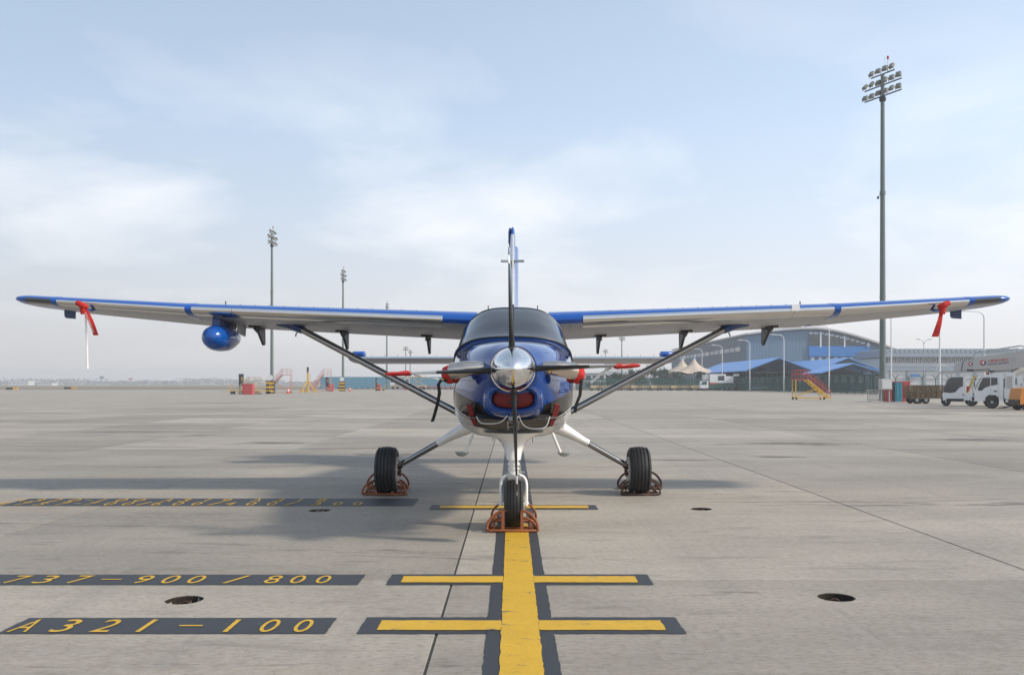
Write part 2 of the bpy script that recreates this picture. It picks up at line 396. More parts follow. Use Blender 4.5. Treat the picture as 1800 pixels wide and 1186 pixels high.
def text_mesh(body, mk_, name, height=None, width=None, extr=0.0):
    c = bpy.data.curves.new(name, 'FONT'); c.body = body; c.align_x = 'CENTER'; c.align_y = 'CENTER'; c.extrude = extr
    o = bpy.data.objects.new(name, c); COL.objects.link(o)
    dg = bpy.context.evaluated_depsgraph_get(); me = bpy.data.meshes.new_from_object(o.evaluated_get(dg))
    bpy.data.objects.remove(o); me.name = name
    if len(me.vertices):
        xs = [v.co.x for v in me.vertices]; ys = [v.co.y for v in me.vertices]
        cx, cy = (min(xs)+max(xs))/2, (min(ys)+max(ys))/2
        sx = width/(max(xs)-min(xs)) if width else None; sy = height/max(1e-6, max(ys)-min(ys)) if height else None
        sx = sx or sy; sy = sy or sx
        for v in me.vertices: v.co = ((v.co.x-cx)*sx, (v.co.y-cy)*sy, v.co.z)
    me.materials.clear(); me.materials.append(M[mk_]); return me
def crom(P, t):
    n = len(P)-1; x = min(max(t, 0), 1)*n; i = min(int(x), n-1); f = x-i
    p0, p1, p2, p3 = P[max(i-1,0)], P[i], P[i+1], P[min(i+2,n)]
    return tuple(.5*((2*b)+(-a+c)*f+(2*a-5*b+4*c-d)*f*f+(-a+3*b-3*c+d)*f**3) for a, b, c, d in zip(p0, p1, p2, p3))

# ------------------------------------------------------------------ ground
def sheet(name, x0, x1, y0, y1, z, m, kind='structure'):
    o = MB().add([(x0,y0,z),(x1,y0,z),(x1,y1,z),(x0,y1,z)], [(0,1,2,3)]).build(name, m, None, 0); return tag(o, kind=kind)
SX0, SX1, SY0, SY1 = JX-9*SL, JX+9*SL, JY-2*SL, JY+11*SL
amb = MB(); za = -.014
for (a, b_, c_, d_, z_) in ((-900, SX0, -60, 250, za), (SX1, 900, -60, 250, za), (SX0, SX1, -60, SY0, za), (SX0, SX1, SY1, 250, za), (SX0, SX1, SY0, SY1, -.126)):
    amb.add([(a,c_,z_),(b_,c_,z_),(b_,d_,z_),(a,d_,z_)], [(0,1,2,3)])
apron = tag(amb.build('apron', 'apron', None, 0), kind='structure')
apron['label'] = 'wide grey concrete aircraft apron with slab joints and stains'
field = sheet('grass_field', -2900, 2900, 250, 2900, -.02, 'field'); field['label'] = 'flat dry brown field beyond the apron'
near = sheet('ground', -2900, 2900, -400, -60, -.02, 'field'); near['label'] = 'flat open ground behind the viewer'
sheet('ground_side', -2900, -900, -60, 250, -.02, 'field'); sheet('ground_far_side', 900, 2900, -60, 250, -.02, 'field')
gx, gy, ch, th = .017, .011, .003, .12
def slab_mesh(holes=()):
    b = bmesh.new(); hx, hy = (SL-gx)/2, (SL-gy)/2
    outer = [b.verts.new((x, y, 0)) for x, y in ((-hx+ch,-hy+ch),(hx-ch,-hy+ch),(hx-ch,hy-ch),(-hx+ch,hy-ch))]
    es = [b.edges.new((outer[i], outer[(i+1) % 4])) for i in range(4)]
    for cx, cy, r in holes:
        ring = [b.verts.new((cx+r*cos(2*pi*k/28)*random.uniform(.97,1.03), cy+r*sin(2*pi*k/28)*random.uniform(.97,1.03), 0)) for k in range(28)]
        es += [b.edges.new((ring[i], ring[(i+1) % 28])) for i in range(28)]
        low = [b.verts.new((v.co.x, v.co.y, -.10)) for v in ring]
        for i in range(28): b.faces.new((ring[i], ring[(i+1)%28], low[(i+1)%28], low[i]))
    if holes: bmesh.ops.triangle_fill(b, use_beauty=True, edges=es)
    else: b.faces.new(outer)
    mid = [b.verts.new((x, y, -ch)) for x, y in ((-hx,-hy),(hx,-hy),(hx,hy),(-hx,hy))]
    bot = [b.verts.new((v.co.x, v.co.y, -th)) for v in mid]
    for i in range(4):
        j = (i+1) % 4; b.faces.new((outer[i], mid[i], mid[j], outer[j])); b.faces.new((mid[i], bot[i], bot[j], mid[j]))
    me = bpy.data.meshes.new('concrete_slab'); b.to_mesh(me); b.free(); me.materials.append(M['slab']); return me
plain = slab_mesh()
PITS = [(-2.36, GY(1053.5)), (2.36, GY(1049)), (-2.37, GY(896.5)), (2.35, GY(894))]
for r in range(-1, 12):
    y0 = JY + (r-1)*SL; cyc = y0+SL/2; n = 9
    for k in range(-n, n):
        cx = JX+SL/2+k*SL
        hs = [(px-cx, py-cyc, .135) for px, py in PITS if abs(px-cx) < SL/2 and abs(py-cyc) < SL/2]
        inst(slab_mesh(hs) if hs else plain, 'concrete_slab', apron, (cx, cyc, .014*0))
for i in range(-9, 10): MB().box((JX+i*SL, (SY0+SY1)/2, -.026), (.03, SY1-SY0, .04)).build('joint_sealant', 'joint', apron, 0)
for i in range(-2, 12): MB().box(((SX0+SX1)/2, JY+i*SL, -.0275), (SX1-SX0, .024, .04)).build('joint_sealant', 'joint', apron, 0)
for i, (px, py) in enumerate(PITS):
    e = empty('tie_down_pit', (px, py, -.1), ['round dark pit in the concrete between the two lettered bands at left', 'round dark pit in the concrete at right front', 'round dark pit beside the two-line lettered band', 'round dark pit in the concrete behind right, past the far crossbar'][i], 'pit', 'round pits sunk in the apron')
    MB().lathe((px, py, -.085), (0,0,1), [(-.02, .16), (0, .15), (.015, .05), (.02, 0)], 20).build('pit_floor', 'pit_soil', e)
    MB().loft([[V(px+rr_*cos(2*pi*k/24), py+rr_*sin(2*pi*k/24), z) for k in range(24)] for rr_, z in ((.137,-.11),(.1315,-.006),(.138,-.004))], 0, False).build('pit_wall', 'pit_soil', e)
    rg = MB().tube([(px+.04*cos(t*2*pi/14), py+.03, -.055+.035*sin(t*2*pi/14)) for t in range(15)], .008, 6).build('tie_ring', 'rust_brown', e)

# painted markings
def marking(name, x0, x1, y0, y1, z, m, parent=None):
    nx = max(2, int((x1-x0)/.05)); ny = max(2, int((y1-y0)/.05)); j = lambda: random.uniform(-.004, .004)
    pts = [(x0+(x1-x0)*i/nx, y0+j()) for i in range(nx)] + [(x1+j(), y0+(y1-y0)*i/ny) for i in range(ny)] + [(x1-(x1-x0)*i/nx, y1+j()) for i in range(nx)] + [(x0+j(), y1-(y1-y0)*i/ny) for i in range(ny)]
    mb = MB(); mb.add([(x, y, z) for x, y in pts], [tuple(range(len(pts)))])
    return mb.build(name, m, parent, 0)
CL = .052
line = empty('centre_line', (CL, 8, 0), 'wide yellow guide line with black borders running under the airplane', 'marking')
marking('border', CL-.212, CL+.212, 1, 9.9, .004, 'mark_black', line)
for s in (-1, 1): marking('border', CL+s*.166-.046, CL+s*.166+.046, 9.9, 46, .004, 'mark_black', line)
marking('stripe', CL-.12, CL+.12, 1, 9.85, .008, 'mark_yellow', line)
for i, (ya, yb, yc, yd, xl, xr, xl2, xr2, lb) in enumerate([
    (1114, 1085, 1108.5, 1091.5, 627, 1207, 662, 1171, 'yellow crossbar with black border nearest the viewer'),
    (1028, 1009.5, 1024.5, 1013.5, 678, 1150, 704, 1122, 'middle yellow crossbar with black border in front of the nose wheel'),
    (895.5, 887.5, 893.5, 889, 754, 1052, 772, 1036, 'thin yellow crossbar with black border beside the nose wheel')]):
    Y0, Y1, Y2, Y3 = GY(ya), GY(yb), GY(yc), GY(yd)
    a, b_ = (xl-900)*Y0/F, (xr-900)*Y0/F; c, d = (xl2-900)*Y2/F, (xr2-900)*Y2/F
    e = empty('crossbar', (CL, Y0, 0), lb, 'marking', 'crossbars on the guide line')
    marking('border', a, CL-.2135, Y0, Y1, .004, 'mark_black', e); marking('border', CL+.2135, b_, Y0, Y1, .004, 'mark_black', e)
    marking('stripe', c, CL-.1215, Y2, Y3, .008, 'mark_yellow', e); marking('stripe', CL+.1215, d, Y2, Y3, .008, 'mark_yellow', e)
glyphs = {}
def band(ya, yb, xl, xr, rows, lb):
    Y0, Y1 = GY(ya), GY(yb); e = empty('lettered_band', ((xr-900)*Y0/F, Y0, 0), lb, 'marking', 'lettered stop bands beside the guide line')
    marking('band', (xl-900)*Y0/F, (xr-900)*Y0/F, Y0, Y1, .004, 'mark_black', e)
    for (y_lo, y_hi, chars) in rows:
        a, b_ = GY(y_lo), GY(y_hi); ym = (a+b_)/2; pym = HY+H*F/ym
        for ch_, px, wpx in chars:
            hgt = (b_-a)*(.09 if ch_ == '-' else 1); w = wpx*ym/F
            if ch_ == '/': 
                me = MB().add([(-w/2,-hgt/2,0),(-w/2+.035,-hgt/2,0),(w/2,hgt/2,0),(w/2-.035,hgt/2,0)], [(0,1,2,3)]).mesh('letter', 'mark_yellow', (0,0,0), 0)
            else: me = text_mesh(ch_, 'mark_yellow', 'letter', hgt, w*.85)
            o = bpy.data.objects.new('letter', me); COL.objects.link(o); o.parent = e
            o.location = V((px-900)*ym/F, ym, .008) - e.location
band(1114, 1086, -6, 572, [(1112, 1090, [('A',50,40),('3',118,36),('2',190,38),('1',258,10),('-',336,48),('1',408,10),('0',475,34),('0',534,34)])], 'nearest black band lettered A321-100')
band(1028, 1010, -60, 629, [(1026, 1012.5, [('7',31,32),('3',82,32),('7',141,32),('-',196,42),('9',253,30),('0',301,30),('0',346,30),('/',416,34),('8',481,30),('0',524,28),('0',569,28)])], 'black band lettered 737-900/800 behind the nearest band')
r1 = list(zip('A320-100A319A318', [38,68,99,132,156,180,214.5,246,297,326,365,398,453,491,528,566]))
r2 = list(zip('B737-700/600/400/300', [6,40,73,110,136,160,194,225.5,253,277,313.5,346.5,378,405,442,478.5,511.5,557,594,629]))
wd = {'1': 4, '-': 14, '/': 16}
band(889, 876, -2, 726, [(882, 877, [(c, x, wd.get(c, 18)) for c, x in r1]), (888.3, 883, [(c, x, wd.get(c, 18)) for c, x in r2])], 'far black band with two lines of yellow lettering by the left wheel')

# ------------------------------------------------------------------ the airplane
plane = empty('airplane', (.012, 9.6, 0), 'blue, white and charcoal high-wing propeller airplane parked nose-on on the yellow line', 'airplane')
DZ = .028
ST = [  # station y, half profile top -> bottom (11 control points)
 (8.76, [(0,1.90),(.09,1.885),(.165,1.835),(.215,1.76),(.236,1.68),(.234,1.62),(.218,1.56),(.18,1.51),(.12,1.465),(.06,1.445),(0,1.44)]),
 (9.02, [(0,1.945),(.15,1.93),(.28,1.86),(.345,1.75),(.375,1.63),(.39,1.50),(.385,1.38),(.345,1.27),(.24,1.205),(.11,1.18),(0,1.175)]),
 (9.35, [(0,1.975),(.20,1.96),(.36,1.90),(.45,1.79),(.50,1.65),(.515,1.50),(.51,1.36),(.46,1.22),(.33,1.13),(.15,1.10),(0,1.095)]),
 (9.80, [(0,2.005),(.24,1.99),(.43,1.935),(.555,1.82),(.615,1.66),(.635,1.50),(.625,1.33),(.57,1.16),(.42,1.055),(.2,1.02),(0,1.015)]),
 (10.25,[(0,2.03),(.27,2.015),(.48,1.965),(.62,1.85),(.68,1.68),(.692,1.50),(.68,1.30),(.615,1.08),(.45,.955),(.22,.912),(0,.905)]),
 (10.6, [(0,2.12),(.27,2.10),(.485,2.04),(.66,1.90),(.708,1.70),(.70,1.50),(.68,1.28),(.61,1.06),(.44,.94),(.22,.905),(0,.90)]),
 (11.1, [(0,2.34),(.26,2.32),(.475,2.235),(.655,2.05),(.708,1.78),(.695,1.50),(.68,1.27),(.61,1.05),(.44,.935),(.22,.905),(0,.90)]),
 (11.6, [(0,2.52),(.25,2.505),(.45,2.43),(.635,2.21),(.70,1.85),(.695,1.50),(.68,1.27),(.61,1.05),(.44,.935),(.22,.905),(0,.90)]),
 (12.0, [(0,2.55),(.25,2.54),(.46,2.47),(.635,2.24),(.70,1.86),(.695,1.50),(.68,1.27),(.61,1.05),(.44,.935),(.22,.905),(0,.90)]),
 (13.6, [(0,2.55),(.25,2.54),(.46,2.47),(.61,2.24),(.675,1.86),(.69,1.50),(.675,1.27),(.60,1.06),(.43,.95),(.22,.92),(0,.915)]),
 (14.6, [(0,2.48),(.22,2.46),(.40,2.39),(.53,2.18),(.59,1.87),(.60,1.58),(.58,1.37),(.51,1.19),(.37,1.09),(.19,1.06),(0,1.055)]),
 (16.2, [(0,2.34),(.13,2.32),(.24,2.26),(.33,2.12),(.37,1.92),(.375,1.74),(.36,1.60),(.31,1.50),(.22,1.44),(.11,1.42),(0,1.415)]),
 (18.4, [(0,2.14),(.03,2.135),(.06,2.10),(.08,2.04),(.09,1.96),(.09,1.88),(.085,1.82),(.07,1.78),(.05,1.76),(.025,1.755),(0,1.75)])]
def S(y, t, s):
    i = 0
    while i < len(ST)-2 and y > ST[i+1][0]: i += 1
    (ya, A), (yb, B) = ST[i], ST[i+1]; f = min(max((y-ya)/(yb-ya), 0), 1)
    # cubic blend of neighbouring stations in y
    A0 = ST[max(i-1, 0)]; B1 = ST[min(i+2, len(ST)-1)]
    pa, pb, p0, p1 = crom(A, t), crom(B, t), crom(A0[1], t), crom(B1[1], t)
    out = []
    for k in (0, 1):
        ma = (pb[k]-p0[k])/(yb-A0[0])*(yb-ya) if i > 0 else pb[k]-pa[k]
        mb_ = (p1[k]-pa[k])/(B1[0]-ya)*(yb-ya) if i < len(ST)-2 else pb[k]-pa[k]
        out.append((2*f**3-3*f*f+1)*pa[k]+(f**3-2*f*f+f)*ma+(-2*f**3+3*f*f)*pb[k]+(f**3-f*f)*mb_)
    return V(plane.location.x + s*max(out[0], 0), y, out[1]+DZ)
def Sn(y, t, s, off):
    e = .01; p = S(y, t, s); a = S(y+e, t, s)-S(y-e, t, s); b_ = S(y, min(t+e, 1), s)-S(y, max(t-e, 0), s)
    n = a.cross(b_).normalized(); c = V(plane.location.x, y, 1.6+DZ)
    if n.dot(p-c) < 0: n = -n
    return p + n*off
NT = 30; ys = []
for i in range(len(ST)-1):
    k = 6 if ST[i+1][0] < 12.5 else 5
    ys += [ST[i][0]+(ST[i+1][0]-ST[i][0])*j/k for j in range(k)]
ys.append(ST[-1][0])
rings = [[S(y, k/NT, 1) for k in range(NT+1)] + [S(y, k/NT, -1) for k in range(NT-1, 0, -1)] for y in ys]
fus = MB().loft(rings).build('fuselage', 'fuselage_paint', plane, 50)
# windshield: two panes wrapped on the cabin front, rubber frame and centre post
def yb_(t): return 10.44 + .50*(t/.41)**2
def yt_(t): return 11.52 + .12*(t/.41)
def patch(y0f, y1f, t0, t1, s, off, nu=14, nv=14):
    mb = MB(); top = [[Sn(y0f(t)+(y1f(t)-y0f(t))*j/nv, t, s, off) for j in range(nv+1)] for t in [t0+(t1-t0)*i/nu for i in range(nu+1)]]
    mb.loft(top, 0, False, False); return mb
ws = empty('windshield', (0,0,0)); ws.parent = plane
for s in (-1, 1):
    patch(yb_, yt_, .006, .41, s, .007).build('pane', 'glass', ws)
    rim = [Sn(yb_(t), t, s, .006) for t in [.41*i/16 for i in range(17)]]
    rim += [Sn(yb_(.41)+(yt_(.41)-yb_(.41))*j/8, .41, s, .006) for j in range(1, 9)]
    MB().tube(rim, .017, 6).build('frame', 'black', ws)
    MB().tube([Sn(yt_(t), t, s, .004) for t in [.41*i/14 for i in range(15)]], .012, 6).build('frame', 'black', ws)
MB().tube([Sn(10.45+1.07*j/10, 0, 1, .006) for j in range(11)], .018, 6).build('centre_post', 'black', ws)
for s in (-1, 1):
    for (a, b_) in ((11.75, 12.3), (12.5, 13.0), (13.15, 13.6)):
        patch(lambda t: a, lambda t: b_, .27, .405, s, .005, 8, 6).build('side_window', 'glass', fus)
    patch(lambda t: 11.1, lambda t: 11.66, .425, .455, s, .005, 6, 6).build('side_window', 'glass', fus)
# cowl details
X0 = plane.location.x; HUB = V(X0-.004, 8.6, 1.692)
sp = MB().lathe(HUB+V(0,.10,0), (0,-1,0), [(-.02, .20), (0, .213), (.05, .2125), (.12, .208), (.20, .195), (.28, .172), (.36, .139), (.43, .098), (.48, .055), (.505, .022), (.512, 0)], 48).build('spinner', 'chrome', plane, 60)
MB().lathe(HUB+V(0,.10,0), (0,1,0), [(-.004, .222), (.012, .222), (.02, .215)], 48).build('backplate', 'steel', sp)
ROT = radians(-1.9)
for k in range(4):
    a = ROT + k*pi/2; d = V(sin(a), 0, cos(a)); side = V(cos(a), 0, -sin(a)); rings = []
    for i in range(27):
        f = i/26; r = .17 + (1.222-.17)*f
        chd = .085+.10*sin(min(1, f*1.5)*pi/2) if f < .85 else .185*sqrt(max(.02, 1-((f-.85)/.152)**2))
        thk = (.044*(1-f)**1.3+.010) if f < .9 else .012*(1.03-f)/.13
        if f < .12: chd = .085; thk = .066-.1*f
        tw = radians(78 + 10*f); cd = side*cos(tw) + V(0,1,0)*sin(tw); nn = d.cross(cd)
        rings.append([HUB+V(0,.03,0) + d*r + cd*(chd/2*cos(q)) + nn*(thk/2*sin(q)*(1-.35*cos(q))) for q in [2*pi*j/16 for j in range(16)]])
    def pm(i, j):
        f = i/26
        return 1 if (.80 < f < .86 or f > .93) else (2 if .5 < f <= .8 and k in (1, 3) else 0)  # level blades: grey outer span is the sky's reflection painted on black blades
    bl = MB().loft(rings, pm).build('propeller_blade', ['prop', 'text_white', 'prop_sky_sheen'], plane, 60)
    MB().lathe(HUB+V(0,.03,0)+d*.165, d, [(0, .052), (.03, .05), (.05, .043)], 20).build('blade_cuff', 'black', bl)
    MB().lathe(HUB+V(0,.03,0)+d*.198, d, [(0, .062), (.008, .062), (.009, .04)], 20).build('cuff_ring', 'chrome', bl)
# chin intake
def oval(cx, cz, rx, rz, y, n=36, p=2.6):
    return [V(X0+cx+rx*math.copysign(abs(cos(q))**(2/p), cos(q)), y, cz+DZ+rz*math.copysign(abs(sin(q))**(2/p), sin(q))) for q in [2*pi*i/n for i in range(n)]]
CZ = 1.375
chin = MB().loft([oval(0, CZ-.04, .37, .21, 9.25), oval(0, CZ-.02, .335, .20, 9.05), oval(0, CZ, .292, .178, 8.84), oval(0, CZ, .268, .155, 8.77), oval(0, CZ, .24, .128, 8.745), oval(0, CZ, .218, .106, 8.755), oval(0, CZ, .207, .096, 8.80), oval(0, CZ, .20, .09, 8.9)], 0, False).build('chin_intake', 'cowl_blue', plane, 60)
MB().loft([oval(0, CZ, .215, .10, 8.98), oval(0, CZ, .21, .10, 9.0)]).build('intake_duct', 'black', chin)
for s in (-1, 1):   # small side inlets with a dished surround
    c = V(X0+s*.30, 8.965, 1.50)
    ax = V(s*.45, -.88, .1).normalized()
    o = MB().lathe(c, ax, [(-.05, .088), (.0, .083), (.014, .07), (.016, .058), (.005, .047), (-.03, .038)], 24).build('side_inlet', 'cowl_blue', plane, 60)
    MB().lathe(c, ax, [(-.02, .045), (-.012, .04), (-.010, 0)], 16).build('inlet_lamp', 'lens', o)
    # lower cowl outlet, dark recess with its own lip
    q = [V(X0+s*x, y, z+DZ) for x, y, z in ((.055,8.96,1.16),(.33,8.97,1.17),(.43,9.06,1.185),(.41,9.28,1.095),(.24,9.36,1.05),(.055,9.38,1.045))]
    MB().prism(q, (0,.05,.05)).build('cowl_outlet', 'black', plane)
    MB().tube([q[0], q[1], q[2], q[3], q[4], q[5], q[0]], .008, 6).build('outlet_lip', 'charcoal', plane)
    # exhaust stack
    e0 = V(X0+s*.25, 8.96, 1.715)
    path = [e0, e0+V(s*.09,-.03,0), e0+V(s*.19,-.015,-.006), e0+V(s*.28,.03,-.02), e0+V(s*.36,.09,-.035)]
    ex = MB().tube(path, [.05, .066, .078, .086, .088], 18, 0, True, (1, 1.0)).build('exhaust_stack', 'steel', plane, 60)
    MB().tube([path[-1], path[-1]+V(s*.004,.002,0)], .08, 18).build('stack_mouth', 'black', ex)
    MB().tube([e0+V(-s*.02,.0,.03), e0+V(s*.02,-.03,.025), e0+V(s*.03,-.03,-.05), e0+V(-s*.01,0,-.12)], [.02,.035,.04,.015], 10).build('stack_fairing', 'blue_dark', ex)
    # panel latch on the flank
    MB().tube([Sn(9.75, .66, s, .004), Sn(9.75, .72, s, .004)], .006, 6).build('latch', 'galv', plane)
    # cowl seam
    MB().tube([Sn(y, .45+.02*(y-9), s, .0005) for y in [8.95+.13*i for i in range(10)]], .0025, 5).build('cowl_seam', 'black', plane)

# wings
WS = [(.55, 12.28, 1.75, 2.405, -.195, .30), (4.5, 12.28, 1.50, 2.56, -.155, .215), (6.36, 12.28, 1.20, 2.672, -.09, .162), (6.76, 12.30, 1.08, 2.70, -.07, .145), (6.90, 12.36, .85, 2.712, -.06, .11), (6.975, 12.48, .55, 2.72, -.03, .05), (6.995, 12.58, .35, 2.722, -.02, .015)]
def wsec(x):
    for a, b_ in zip(WS, WS[1:]):
        if x <= b_[0]: f = (x-a[0])/(b_[0]-a[0]); return [p+(q-p)*f for p, q in zip(a, b_)][1:]
    return list(WS[-1][1:])
def foil(x, u, up, grow=1.0, fwd=0.0):
    yl, c, zc, te, tk = wsec(x)
    half = tk*5*(.2969*sqrt(max(u,0))-.126*u-.3516*u*u+.2843*u**3-.1036*u**4)*grow
    z = zc + .028 + te*(u**1.9) + (half*1.05 if up else -half*.95)
    return V(0, yl-fwd + u*c, z)
UU = [.72, .6, .45, .3, .2, .12, .07, .04, .02, .008, 0]
def wing(s):
    side = 'right' if s > 0 else 'left'
    def pt(x, u, up, g=1.0, fw=0.0): p = foil(x, u, up, g, fw); p.x = X0 + s*x; return p
    def ring(x, us, g=1.0, fw=0.0): return [pt(x, u, True, g, fw) for u in us] + [pt(x, u, False, g, fw) for u in us[::-1][1:]]
    xs = [.5, .95, 1.5, 2.2, 3, 3.8, 4.5, 5.2, 6, 6.42]
    nU = len(UU)
    w = MB().loft([ring(x, UU) for x in xs], lambda i, j: 0 if j < nU-1+2 or j == 2*nU-2 else 1).build('wing', ['blue', 'wing_under'], plane, 40)
    def shell(x0, x1, u0, u1, g, fw, m, name, n=10):
        up = [u0*(1-i/8)**2 for i in range(9)]; lo = [u1*(i/10)**2 for i in range(1, 11)]
        rs = []
        for i in range(n+1):
            x = x0+(x1-x0)*i/n
            rs.append([pt(x, u, True, g, fw) for u in up] + [pt(x, u, False, g, fw) for u in lo] + [pt(x, u, False, .97, -.004) for u in lo[::-1]] + [pt(x, u, True, .97, -.004) for u in up[::-1]])
        return MB().loft(rs).build(name, m, w, 40)
    shell(.97, 3.88, .012, .10, 1.012, .004, 'polished', 'leading_edge')
    shell(3.885, 4.44, .012, .10, 1.012, .004, 'polished', 'leading_edge')
    shell(4.44, 4.53, .30, .30, 1.03, .009, 'blue', 'cuff_band', 2)
    shell(4.53, 6.30, .006, .09, 1.012, .004, 'polished', 'leading_edge')
    shell(6.30, 6.38, .14, .14, 1.02, .006, 'blue', 'cuff_band', 2)
    shell(6.38, 6.74, .012, .13, 1.012, .004, 'lens', 'tip_light', 3)
    tx = [6.42, 6.6, 6.74, 6.82, 6.88, 6.93, 6.965, 6.985, 6.995]
    UT = [1, .85] + UU
    MB().loft([ring(x, UT) for x in tx], 0).build('wing_tip', 'blue', w, 50)
    UF = [1, .93, .86, .8, .755, .735]
    for nm, a, b_ in (('flap', .72, 4.45), ('aileron', 4.5, 6.41)):
        n = 5
        def fr(x):
            o = [pt(x, u, True) for u in UF] + [pt(x, u, False) for u in UF[::-1][:-1]]
            return o
        MB().loft([fr(a+(b_-a)*i/n) for i in range(n+1)], lambda i, j: 0 if j < 5 else 1).build(nm, ['blue', 'wing_under'], w, 30)
    # flap tracks
    for px in ((447, 597, 746) if s < 0 else (1355, 1207, 1057)):
        x = abs(px-900)*13.35/F - .02
        p = pt(x, .66, False); q = pt(x, .99, False)
        tr = MB().prism([p+V(-.017,-.06,.03), p+V(-.017,-.05,-.05), p+V(-.017,.16,-.10), p+V(-.017,.42,-.27), p+V(-.017,.49,-.25), q+V(-.017,-.03,0), p+V(-.017,.3,.01)], (.034,0,0)).build('flap_track', 'black', w)
        MB().box(p+V(0,-.02,.0), (.17,.10,.04)).build('track_bracket', 'black', tr); MB().cyl(p+V(-.04,.14,-.06), p+V(.04,.14,-.06), .018, n=8).build('track_roller', 'galv', tr)
    # vortex generators
    vg = None
    for i in range(14):
        x = 1.15+.205*i; p = pt(x, .09, True)
        if vg is None: vg = MB().prism([(0,0,-.004),(0,.045,-.004),(0,.045,.02)], (.004,0,0)).mesh('vortex_generator', 'black')
        inst(vg, 'vortex_generator', w, p+V(0,0,0)-wloc(w))
    MB().cyl(pt(4.06,.2,True), pt(4.06,.2,True)+V(0,0,.045), .008, n=6).build('static_stub', 'black', w)
    # aileron balance plate under the tip and pitot tube
    p = pt(6.52, .70, False)
    MB().prism([p+V(-.08,0,.03), p+V(-.075,.0,-.08), p+V(-.05,.0,-.105), p+V(.08,.0,-.115), p+V(.08,0,.03)], (0,.03,0)).build('balance_plate', 'blue_dark', w)
    p = pt(5.86, .06, False)
    MB().tube([p+V(0,.25,.02), p+V(0,.03,-.045), p+V(0,-.12,-.05)], [.02, .02, .016], 10).build('pitot_tube', 'blue', w)
    if s > 0: MB().box(pt(3.9, .012, True)+V(0,-.012,.0), (.11, .03, .085)).build('access_plate', 'polished', w)
    MB().box(pt(1.5, .3, False)+V(0,0,.0), (.16,.05,.006)).build('access_plate', 'wall_pale', w)
    # strut
    a = pt(3.18, .38, False)+V(0,0,.01); b_ = V(X0+s*.66, 12.42, 1.07+DZ)
    d = (a-b_).normalized(); ra = []
    st = MB().tube([b_+d*.12, b_+d*1.2, a-d*.12], .047, 20, 0, True, (1.65, 1)).build('wing_strut', 'strut', plane, 60)
    MB().tube([b_-d*.06, b_+d*.08, b_+d*.14], [.075, .06, .056], 16, 0, True, (1.6, 1)).build('strut_foot', 'white', st, 60)
    MB().tube([a-d*.17, a-d*.05, a+d*.05, a+V(s*.22,.05,.02)], [.058, .075, .09, .05], 16, 0, True, (1.7, 1)).build('strut_fairing', 'blue_dark', st, 60)
    MB().tube([a-d*.13+V(0,-.07,-.02), a-d*.10+V(s*.02,-.08,-.09), a-d*.10+V(s*.03,-.07,-.125)], .011, 8).build('tie_down_ring', 'galv', st)
    return w
WL, WR = wing(-1), wing(1)
# radar pod under one wing
pc = PX(384, 594, 12.55)
pod = MB().loft([[pc+V(.20*r*cos(q), yy, .185*r*sin(q)+dz) for q in [2*pi*i/28 for i in range(28)]] for yy, r, dz in [(-.36+.0, .02, 0), (-.352, .2, 0), (-.33, .4, 0), (-.28, .65, 0), (-.2, .85, 0), (-.08, .98, 0), (.08, 1, 0), (.3, .93, .0), (.55, .72, .02), (.8, .4, .05), (.95, .1, .07)]]).build('radar_pod', 'blue', plane, 60)
MB().prism([pc+V(-.055,-.12,.14), pc+V(-.055,.62,.12), pc+V(-.055,.75,.42), pc+V(-.055,-.05,.42)], (.11,0,0)).build('pod_pylon', 'blue_dark', pod)
MB().prism([pc+V(.14,.35,.10), pc+V(.14,.75,.06), pc+V(.14,.8,.36), pc+V(.14,.55,.36)], (.02,0,0)).build('pod_fairing', 'wall_pale', pod)

# tail
def tailplane(s):
    tz = 2.035; yl = 16.75
    def ring(x, us, ch=1.05, tk=.115, g=1, y0=0):
        def pt(u, up):
            h = tk*5*(.2969*sqrt(u)-.126*u-.3516*u*u+.2843*u**3-.1036*u**4)*g
            return V(X0+s*x, yl+y0+u*ch, tz - .075*u + (h if up else -h))
        return [pt(u, True) for u in us] + [pt(u, False) for u in us[::-1][1:]]
    ut = [.6, .4, .25, .14, .06, .02, 0]
    o = MB().loft([ring(.05, ut), ring(1.5, ut), ring(2.9, ut)], lambda i, j: 0 if j < 6 else 1).build('horizontal_stabilizer', ['polished', 'wing_under'], plane, 40)
    MB().loft([ring(.1, [1, .9, .75, .63]), ring(2.75, [1, .9, .75, .63])], 0).build('elevator', 'wing_under', o)
    MB().loft([ring(2.90, ut, 1.06, .125), ring(3.0, ut, 1.0, .12), ring(3.04, ut, .93, .10), ring(3.08, ut, .75, .06), ring(3.095, ut, .5, .02)]).build('stabilizer_tip', 'blue', o, 60)
    c = V(X0+s*2.95, yl+.33, tz+.088)
    MB().tube([c+V(-s*.13,0,0), c+V(-s*.11,0,0), c+V(s*.10,0,0), c+V(s*.13,0,-.01)], [.03,.058,.058,.03], 14, 0, True, (2.2, 1)).build('elevator_horn', 'blue', o, 60)
    for i in range(9): MB().box((X0+s*(.7+.25*i), yl+.30, tz+.064), (.004,.04,.02)).build('vortex_generator', 'black', o)
    MB().cyl((X0+s*1.0, yl+.9, tz-.10), (X0+s*1.0, yl+.92, tz-.17), .02, n=8).build('elevator_hinge', 'black', o)
for s in (-1, 1): tailplane(s)
def finring(y0, c, z, tk, us): return [V(X0+tk*5*(.2969*sqrt(u)-.126*u-.3516*u*u+.2843*u**3-.1036*u**4), y0+u*c, z) for u in us] + [V(X0-tk*5*(.2969*sqrt(u)-.126*u-.3516*u*u+.2843*u**3-.1036*u**4), y0+u*c, z) for u in us[::-1][1:]]
uf = [1, .8, .6, .4, .25, .14, .06, .02, 0]
